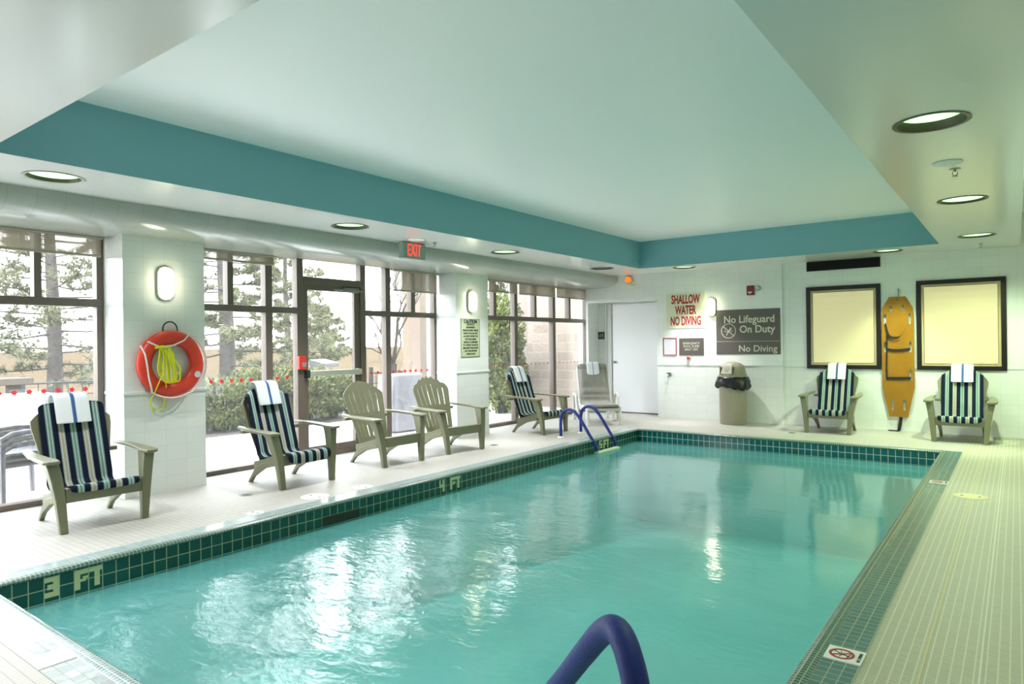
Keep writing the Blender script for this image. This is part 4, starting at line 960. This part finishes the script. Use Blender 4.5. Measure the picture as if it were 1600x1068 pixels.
def conifer(x, y, h, tr, nb, rmax, zb, seed, label, nl=.13, tufts=9, group='pine trees beyond the patio', lean=0, nw=.014, z0=-.25):
    rnd = random.Random(seed); root = empty('pine_tree', (x, y, z0), 0, label, 'tree', group)
    tp = [Vector((lean * t * h + .03 * math.sin(t * 9), .04 * math.sin(t * 7), h * t)) for t in [i / 10 for i in range(11)]]
    B().tube(tp, [tr * (1 - .75 * i / 10) for i in range(11)], 12).build('trunk', BARK, root, smooth='all')
    bb_ = B(); fo = B()
    for i in range(nb):
        t = (i + rnd.random()) / nb; z = zb + (h - zb) * t; az = i * 2.4 + rnd.uniform(-.3, .3)
        L_ = rmax * (1 - t) ** .7 * rnd.uniform(.65, 1.1) + .15; c0 = Vector((lean * z, 0, z)); rise = .35 * t - .12 + rnd.uniform(-.1, .1)
        P = [c0 + Vector((math.cos(az), math.sin(az), 0)) * L_ * u + Vector((0, 0, L_ * (rise * u + .18 * u * u) + rnd.uniform(-.03, .03))) for u in (0, .25, .5, .75, 1)]
        bb_.tube(P, [.013 * (1 - .7 * k / 4) * (1 + L_ * .3) for k in range(5)], 5, caps=False)
        for k in range(tufts):
            u = .3 + .7 * (k + rnd.random()) / tufts; j = min(3, int(u * 4)); q = P[j].lerp(P[j + 1], u * 4 - j)
            off = rdir(rnd); off.z = abs(off.z) * .6; tip = q + off * L_ * .24 * rnd.uniform(.3, 1)
            bb_.tube([q, tip], [.006, .004], 3, caps=False)
            for m_ in (0.1, .4, .7, 1): needles(fo, q.lerp(tip, m_), (tip - q).normalized(), 15, nl * 1.25, nw * 1.4, rnd)
    bb_.build('branch', BARK, root, fix=False); fo.build('foliage', NEED, root, fix=False)
conifer(-16, 5.45, 7.5, .16, 74, 2.9, 1.0, 11, 'tall pine with thin trunk and open branches beyond the first window', tufts=15)
conifer(-13.4, 7.75, 7.0, .19, 66, 2.1, 1.25, 21, 'pine with thick trunk just past the life ring pillar', tufts=15)
conifer(-17.5, 3.3, 7.0, .14, 56, 2.7, .8, 31, 'pine at the very left edge behind the covered table', tufts=9)
conifer(-22, 15.2, 7.0, .15, 60, 2.2, 1.3, 41, 'pine further back between the thick-trunked pine and the glass door', tufts=9, nl=.18, nw=.022)
conifer(-30, 22.9, 3.6, .12, 46, 1.9, .8, 51, 'small distant pine seen through the glass door', tufts=8, nl=.24, nw=.035)
# bare tree
def bare(x, y, seed, label):
    rnd = random.Random(seed); root = empty('bare_tree', (x, y, -.02), 0, label, 'tree')
    b = B(); b.tube([(0, 0, 0), (.02, 0, .5), (0, .02, 1.05)], [.10, .085, .08], 10, caps=False)
    def grow(p, d, L_, r, depth):
        q = p + d * L_; m_ = p.lerp(q, .5) + rdir(rnd) * L_ * .06
        b.tube([p, m_, q], [r, r * .8, r * .6], 6 if depth < 2 else 4, caps=False)
        if depth < 5:
            for k in range(3 if depth in (1, 2) else 2):
                nd = (d + rdir(rnd) * .55 + Vector((0, 0, .12))).normalized(); grow(p.lerp(q, .6 + .4 * rnd.random()) if k else q, nd, L_ * rnd.uniform(.6, .85), r * .58, depth + 1)
    for d, L_, r in ((Vector((-.1, -.32, 1)), .75, .038), (Vector((.05, .12, 1)), .85, .042), (Vector((.1, -.75, .7)), .55, .022), (Vector((0, .5, .9)), .5, .02)): grow(Vector((0, .02, 1.0)), d.normalized(), L_, r, 1)
    b.build('branches', TWIG, root, fix=False)
bare(-9.6, 8.95, 4, 'bare forked tree without leaves just outside beside the glass door')
# shrubs
def shrub(name, x, y, rx, ry, rz, n, m, label, cat='shrub', group=None, leaf=.07, lw=.035, seed=1, base=.0, twigs=26, core=.35, pw=1.0):
    rnd = random.Random(seed); root = empty(name, (x, y, -.02), 0, label, cat, group); fo = B(); tw_ = B()
    for _ in range(n):
        d = rdir(rnd); d = Vector([math.copysign(abs(q_) ** pw, q_) for q_ in d]); r_ = (core + (1 - core) * rnd.random() ** .5) * (1 + .16 * math.sin(d.x * 7 + seed) * math.cos(d.y * 6 + d.z * 5))
        c = Vector((d.x * rx * r_, d.y * ry * r_, base + rz + d.z * rz * r_))
        if c.z < base + .02: continue
        ax = (Vector((d.x, d.y, abs(d.z) + .5))).normalized(); a = (ax + rdir(rnd) * .7).normalized(); s_ = a.cross(rdir(rnd)).normalized() * lw * rnd.uniform(.6, 1.2)
        L_ = leaf * rnd.uniform(.6, 1.3); o = len(fo.v); fo.v += [tuple(c - s_ * .5), tuple(c + a * L_ * .5 - s_), tuple(c + a * L_), tuple(c + a * L_ * .5 + s_)]; fo.f.append((o, o + 1, o + 2, o + 3)); fo.m.append(0)
    for _ in range(twigs):
        d = rdir(rnd); e = Vector((d.x * rx * .8, d.y * ry * .8, base + rz + abs(d.z) * rz * .8)); tw_.tube([(d.x * rx * .15, d.y * ry * .3, 0), e * .5 + Vector((0, 0, .05)), e], [.012, .008, .003], 4, caps=False)
    fo.build('foliage', m, root, fix=False); tw_.build('stems', TWIG, root, fix=False)
hl = ['juniper shrub in the hedge directly behind the draped cushion chair', 'juniper shrub in the hedge left of the door frame', 'dense juniper shrub in the hedge behind the push bar of the glass door', 'juniper shrub in the hedge at the hinge side of the glass door', 'low juniper shrub of the hedge near the bare tree']
for i, (y, x, h_, w_) in enumerate(((6.25, -10.9, .42, .55), (7.05, -10.9, .50, .6), (7.75, -10.8, .50, .62), (8.5, -10.9, .45, .6), (5.5, -11.2, .30, .5))):
    shrub('juniper_shrub', x, y, .55, w_, h_, 6000, NEED2, hl[i], group='juniper hedge beyond the patio', leaf=.085, lw=.018, seed=i + 3, base=.0, twigs=60, core=.25, pw=.6)
shrub('cedar_shrub', -8.35, 10.75, .42, .55, 1.25, 9000, CEDAR, 'tall cedar shrub outside the far window behind the chair at the ladder', leaf=.09, lw=.03, seed=9, twigs=30, core=.3)
shrub('cedar_shrub', -8.9, 11.72, .38, .42, .75, 4500, NEED2, 'lower evergreen shrub against the stone wall outside the far window', leaf=.08, lw=.03, seed=19, twigs=20, core=.3)
shrub('cedar_shrub', -8.0, 9.3, .30, .5, .42, 3500, CEDAR, 'low evergreen shrub at the foot of the far window', leaf=.07, lw=.03, seed=29, twigs=20, core=.3)
shrub('golden_shrub', -10.8, 14.3, .5, .35, .95, 2500, GOLD, 'yellow-leaved shrub at the corner of the stone wall', leaf=.12, lw=.05, seed=39, base=.2, twigs=20)
# stone wing of the building
STONE = tile('split_stone_block', 'XZ', .42, .20, 'A8988C', '97867A', 'B3A498', .008, .9, brick_off=.5, bump=.6, wave=1.0)
S(B().box(-8.75, -7.18, 12.25, 14.5, -.1, 4.5), 'wall_stone_wing', STONE)
STONEP = tile('split_stone_pier', 'XZ', .42, .20, '85705F', '786455', '93837A', .006, .9, brick_off=.5, bump=.6, wave=.8)
S(B().box(-9.25, -8.75, 12.55, 13.0, -.1, 4.5), 'pillar_pale', mat('pale_render', '857A73', .8))
tag(B().box(-10.1, -9.6, 9.72, 10.25, -.02, 4.2).build('patio_column', mat('peach_stucco', '7C6C60', .8, var=.06)), 'pale peach stucco column standing on the patio beyond the bare chairs', 'column')
# covered furniture, table and stacked chairs on the patio
CLOTHW = mat('white_cover_cloth', '858289', .8, var=.1, vscale=3)
def covered(name, x, y, w_, d_, h_, label, cat, seed, m=CLOTHW):
    rnd = random.Random(seed); n = 60; vs = []; root = []
    lv = [(0, .0), (.35, 0), (.85, 0), (.97, -.012), (1.0, -.04), (1.02, -.2), (1.05, -.45), (1.09, -.75), (1.12, -1.0)]
    for j, (k_, dz) in enumerate(lv):
        for i in range(n):
            a = 2 * math.pi * i / n; cx = math.copysign(abs(math.cos(a)) ** .45, math.cos(a)); cy = math.copysign(abs(math.sin(a)) ** .45, math.sin(a))
            f = 1 + (.05 * math.sin(a * 11 + seed) + .03 * math.sin(a * 23)) * (max(0, j - 3) / 5)
            vs.append((cx * w_ / 2 * k_ * f, cy * d_ / 2 * k_ * f, h_ + dz * (h_ - .03)))
    b = B(); b._add(vs, [(j * n + i, j * n + (i + 1) % n, (j + 1) * n + (i + 1) % n, (j + 1) * n + i) for j in range(len(lv) - 1) for i in range(n)])
    o = b.build(name, m, smooth='all', loc=(x, y, -.01)); return tag(o, label, cat)
covered('covered_furniture', -8.1, 7.75, .45, .72, .93, 'white draped furniture on the patio behind the scalloped chair', 'covered furniture', 1)
covered('covered_grill', -12.5, 7.25, .6, .42, .62, 'small white covered object behind the shrubs, seen just past the life ring pillar', 'covered furniture', 2)
t_ = empty('patio_table', (-9.9, 2.2, -.01), 0, 'long patio table under a white cloth outside the first window', 'table')
B().box(-.40, .40, -1.25, 1.15, .80, .83).build('tabletop', WRESIN, t_)
for sx_ in (-.3, .3):
    for sy_ in (-1.0, .95): B().tube([(sx_, sy_, 0), (sx_, sy_, .8)], .025, 8).build('leg', GREYM, t_)
vs = []; n = 80
o = B(); per = []
for i in range(n):
    u = i / n * 4; k = int(u); f = u - k; c = [(-.43, -1.28), (.43, -1.28), (.43, 1.18), (-.43, 1.18)]; p_, q_ = c[k], c[(k + 1) % 4]; per.append((p_[0] + (q_[0] - p_[0]) * f, p_[1] + (q_[1] - p_[1]) * f))
for j, z in enumerate((.842, .835, .74, .62, .55)):
    for i, (px, py) in enumerate(per):
        fx = 1 + .03 * math.sin(i * 1.9) * j / 4; vs.append((px * fx * (1 + .02 * j), py * (1 + .004 * j), z - (.05 * abs(math.sin(i * .39)) if j == 4 else 0)))
vs.append((0, 0, .842)); o._add(vs, [(j * n + i, j * n + (i + 1) % n, (j + 1) * n + (i + 1) % n, (j + 1) * n + i) for j in range(4) for i in range(n)] + [(len(vs) - 1, i, (i + 1) % n) for i in range(n)])
oo = o.build('tablecloth', mat('white_tablecloth', '8A8886', .8), smooth=True, loc=(-9.9, 2.2, -.01)); tag(oo, 'white cloth hanging over the long patio table', 'tablecloth')
tag(B().box(-11.9, -11.5, .5, 3.68, .88, .98).box(-11.75, -11.6, .6, .75, -.02, .88).box(-11.75, -11.6, 3.4, 3.55, -.02, .88).box(-11.72, -11.64, .75, 3.4, .40, .52).build('wooden_rail', mat('brown_timber', '4E443C', .8, var=.15), bevel=.01), 'brown timber rail fence behind the covered table', 'fence')
tag(B().box(-11.2, -10.9, .4, 3.9, -.02, .16).build('timber_edging', mat('brown_timber_dark', '3A312B', .85, var=.15), bevel=.02), 'dark timber edging log at the far side of the patio', 'edging')
def wchair(i, dz):
    r_ = empty('patio_chair', (-7.62, 2.28, dz), R(8), ['lowest grey plastic armchair of the stack outside the first window', 'middle grey plastic armchair of the stack outside the first window', 'topmost grey plastic armchair of the stack outside the first window'][i], 'chair', 'stacked plastic chairs on the patio')
    G = mat('patio_chair_resin', '66636A', .5)  # even grey, set low against the bright daylight
    for sx_ in (-1, 1):
        lo_ = -.01 if i == 0 else .12 * 0 + .0
        B().tube([(.03 + sx_ * .23, -.22, 0), (.03 + sx_ * .22, -.22, .30), (.03 + sx_ * .20, -.21, .50)], [.022, .026, .024], 8).build('leg', G, r_, smooth=True)
        B().tube([(.03 + sx_ * .23, .24, 0), (.03 + sx_ * .22, .22, .33)], [.022, .026], 8).build('leg', G, r_, smooth=True)
        B().tube([(.03 + sx_ * .21, -.23, .47), (.03 + sx_ * .24, -.15, .525), (.03 + sx_ * .245, .1, .54), (.03 + sx_ * .22, .24, .53)], .024, 8).build('armrest', G, r_, smooth=True)
    b = B(); b.box(-.18, .24, -.20, .22, .32, .345).build('seat', G, r_, bevel=.01)
    b = B()
    for k in range(6): b.hexa([(-.17 + k * .07, .20, .34), (-.12 + k * .07, .20, .34), (-.12 + k * .07, .222, .34), (-.17 + k * .07, .222, .34)], [(-.17 + k * .07, .30, .78), (-.12 + k * .07, .30, .78), (-.12 + k * .07, .322, .78), (-.17 + k * .07, .322, .78)])
    b.box(-.19, .25, .298, .325, .76, .83); b.build('backrest', G, r_)
for i in range(3): wchair(i, -.01 + .055 * i)
# metal railings, lamp box
IRON = mat('black_iron', '2C2C30', .6)
def railing(x0, y0, x1, y1, zt, zb, n, label):
    r_ = empty('metal_railing', (x0, y0, -.02), 0, label, 'railing', 'black metal railings beyond the patio'); d = Vector((x1 - x0, y1 - y0, 0))
    b = B(); b.tube([(0, 0, zt), d + Vector((0, 0, zt))], .016, 6).tube([(0, 0, zb), d + Vector((0, 0, zb))], .013, 6); b.tube([(0, 0, zt - .2), d + Vector((0, 0, zt - .2))], .010, 6); b.build('rail', IRON, r_)
    b = B()
    for k in range(n + 1): b.tube([d * k / n + Vector((0, 0, zb)), d * k / n + Vector((0, 0, zt))], .008, 5)
    b.build('baluster', IRON, r_)
    for k in (0, 1): B().box(d.x * k - .03, d.x * k + .03, d.y * k - .03, d.y * k + .03, 0, zt + .12).build('post', IRON, r_)
railing(-12.2, 3.75, -12.2, 5.2, .88, .12, 7, 'black metal railing beyond the patio behind the first striped chair')
railing(-10.2, 8.95, -10.0, 11.2, .86, .1, 18, 'black metal railing beyond the bare chairs')
s = empty('yard_light', (-11.4, 8.75, -.02), R(20), 'sloped grey floodlight box on a post behind the juniper hedge', 'floodlight')
B().box(-.03, .03, -.03, .03, 0, 1.0).build('post', IRON, s)
b = B(); b.hexa([(-.16, -.28, 1.14), (.18, -.28, 1.06), (.18, -.28, .98), (-.16, -.28, .99)], [(-.16, .28, 1.14), (.18, .28, 1.06), (.18, .28, .98), (-.16, .28, .99)]); b.build('lamp_box', mat('grey_lamp_box', '5C5B60', .5), s, bevel=.01)
# pieces that belong to one part sit under that part
def base(o): return o.name.split('.')[0]
NEST = {'lettering': 'panel', 'heading': 'panel', 'border_line': 'panel', 'dividing_line': 'panel', 'no_diving_symbol': 'panel', 'swing_door': 'dome_lid', 'door_surround': 'dome_lid',
        'hem_bar': 'shade_cloth', 'lift_hole': 'lid', 'white_mark': 'case', 'door_handle': 'door_leaf', 'push_bar': 'door_leaf_frame', 'latch_case': 'door_leaf_frame', 'door_closer': 'door_leaf_frame',
        'lines_of_print': 'paper', 'prohibition_ring': 'tile', 'diver_mark': 'tile', 'round_patch': 'ring_body', 'rope_knot': 'rope_coil', 'inner_line': 'inner_sill'}
for root in [o for o in scene.objects if o.parent is None and o.type == 'EMPTY']:
    kids = list(root.children)
    for k in kids:
        want = NEST.get(base(k))
        for p_ in kids:
            if want and base(p_) == want: k.parent = p_; break
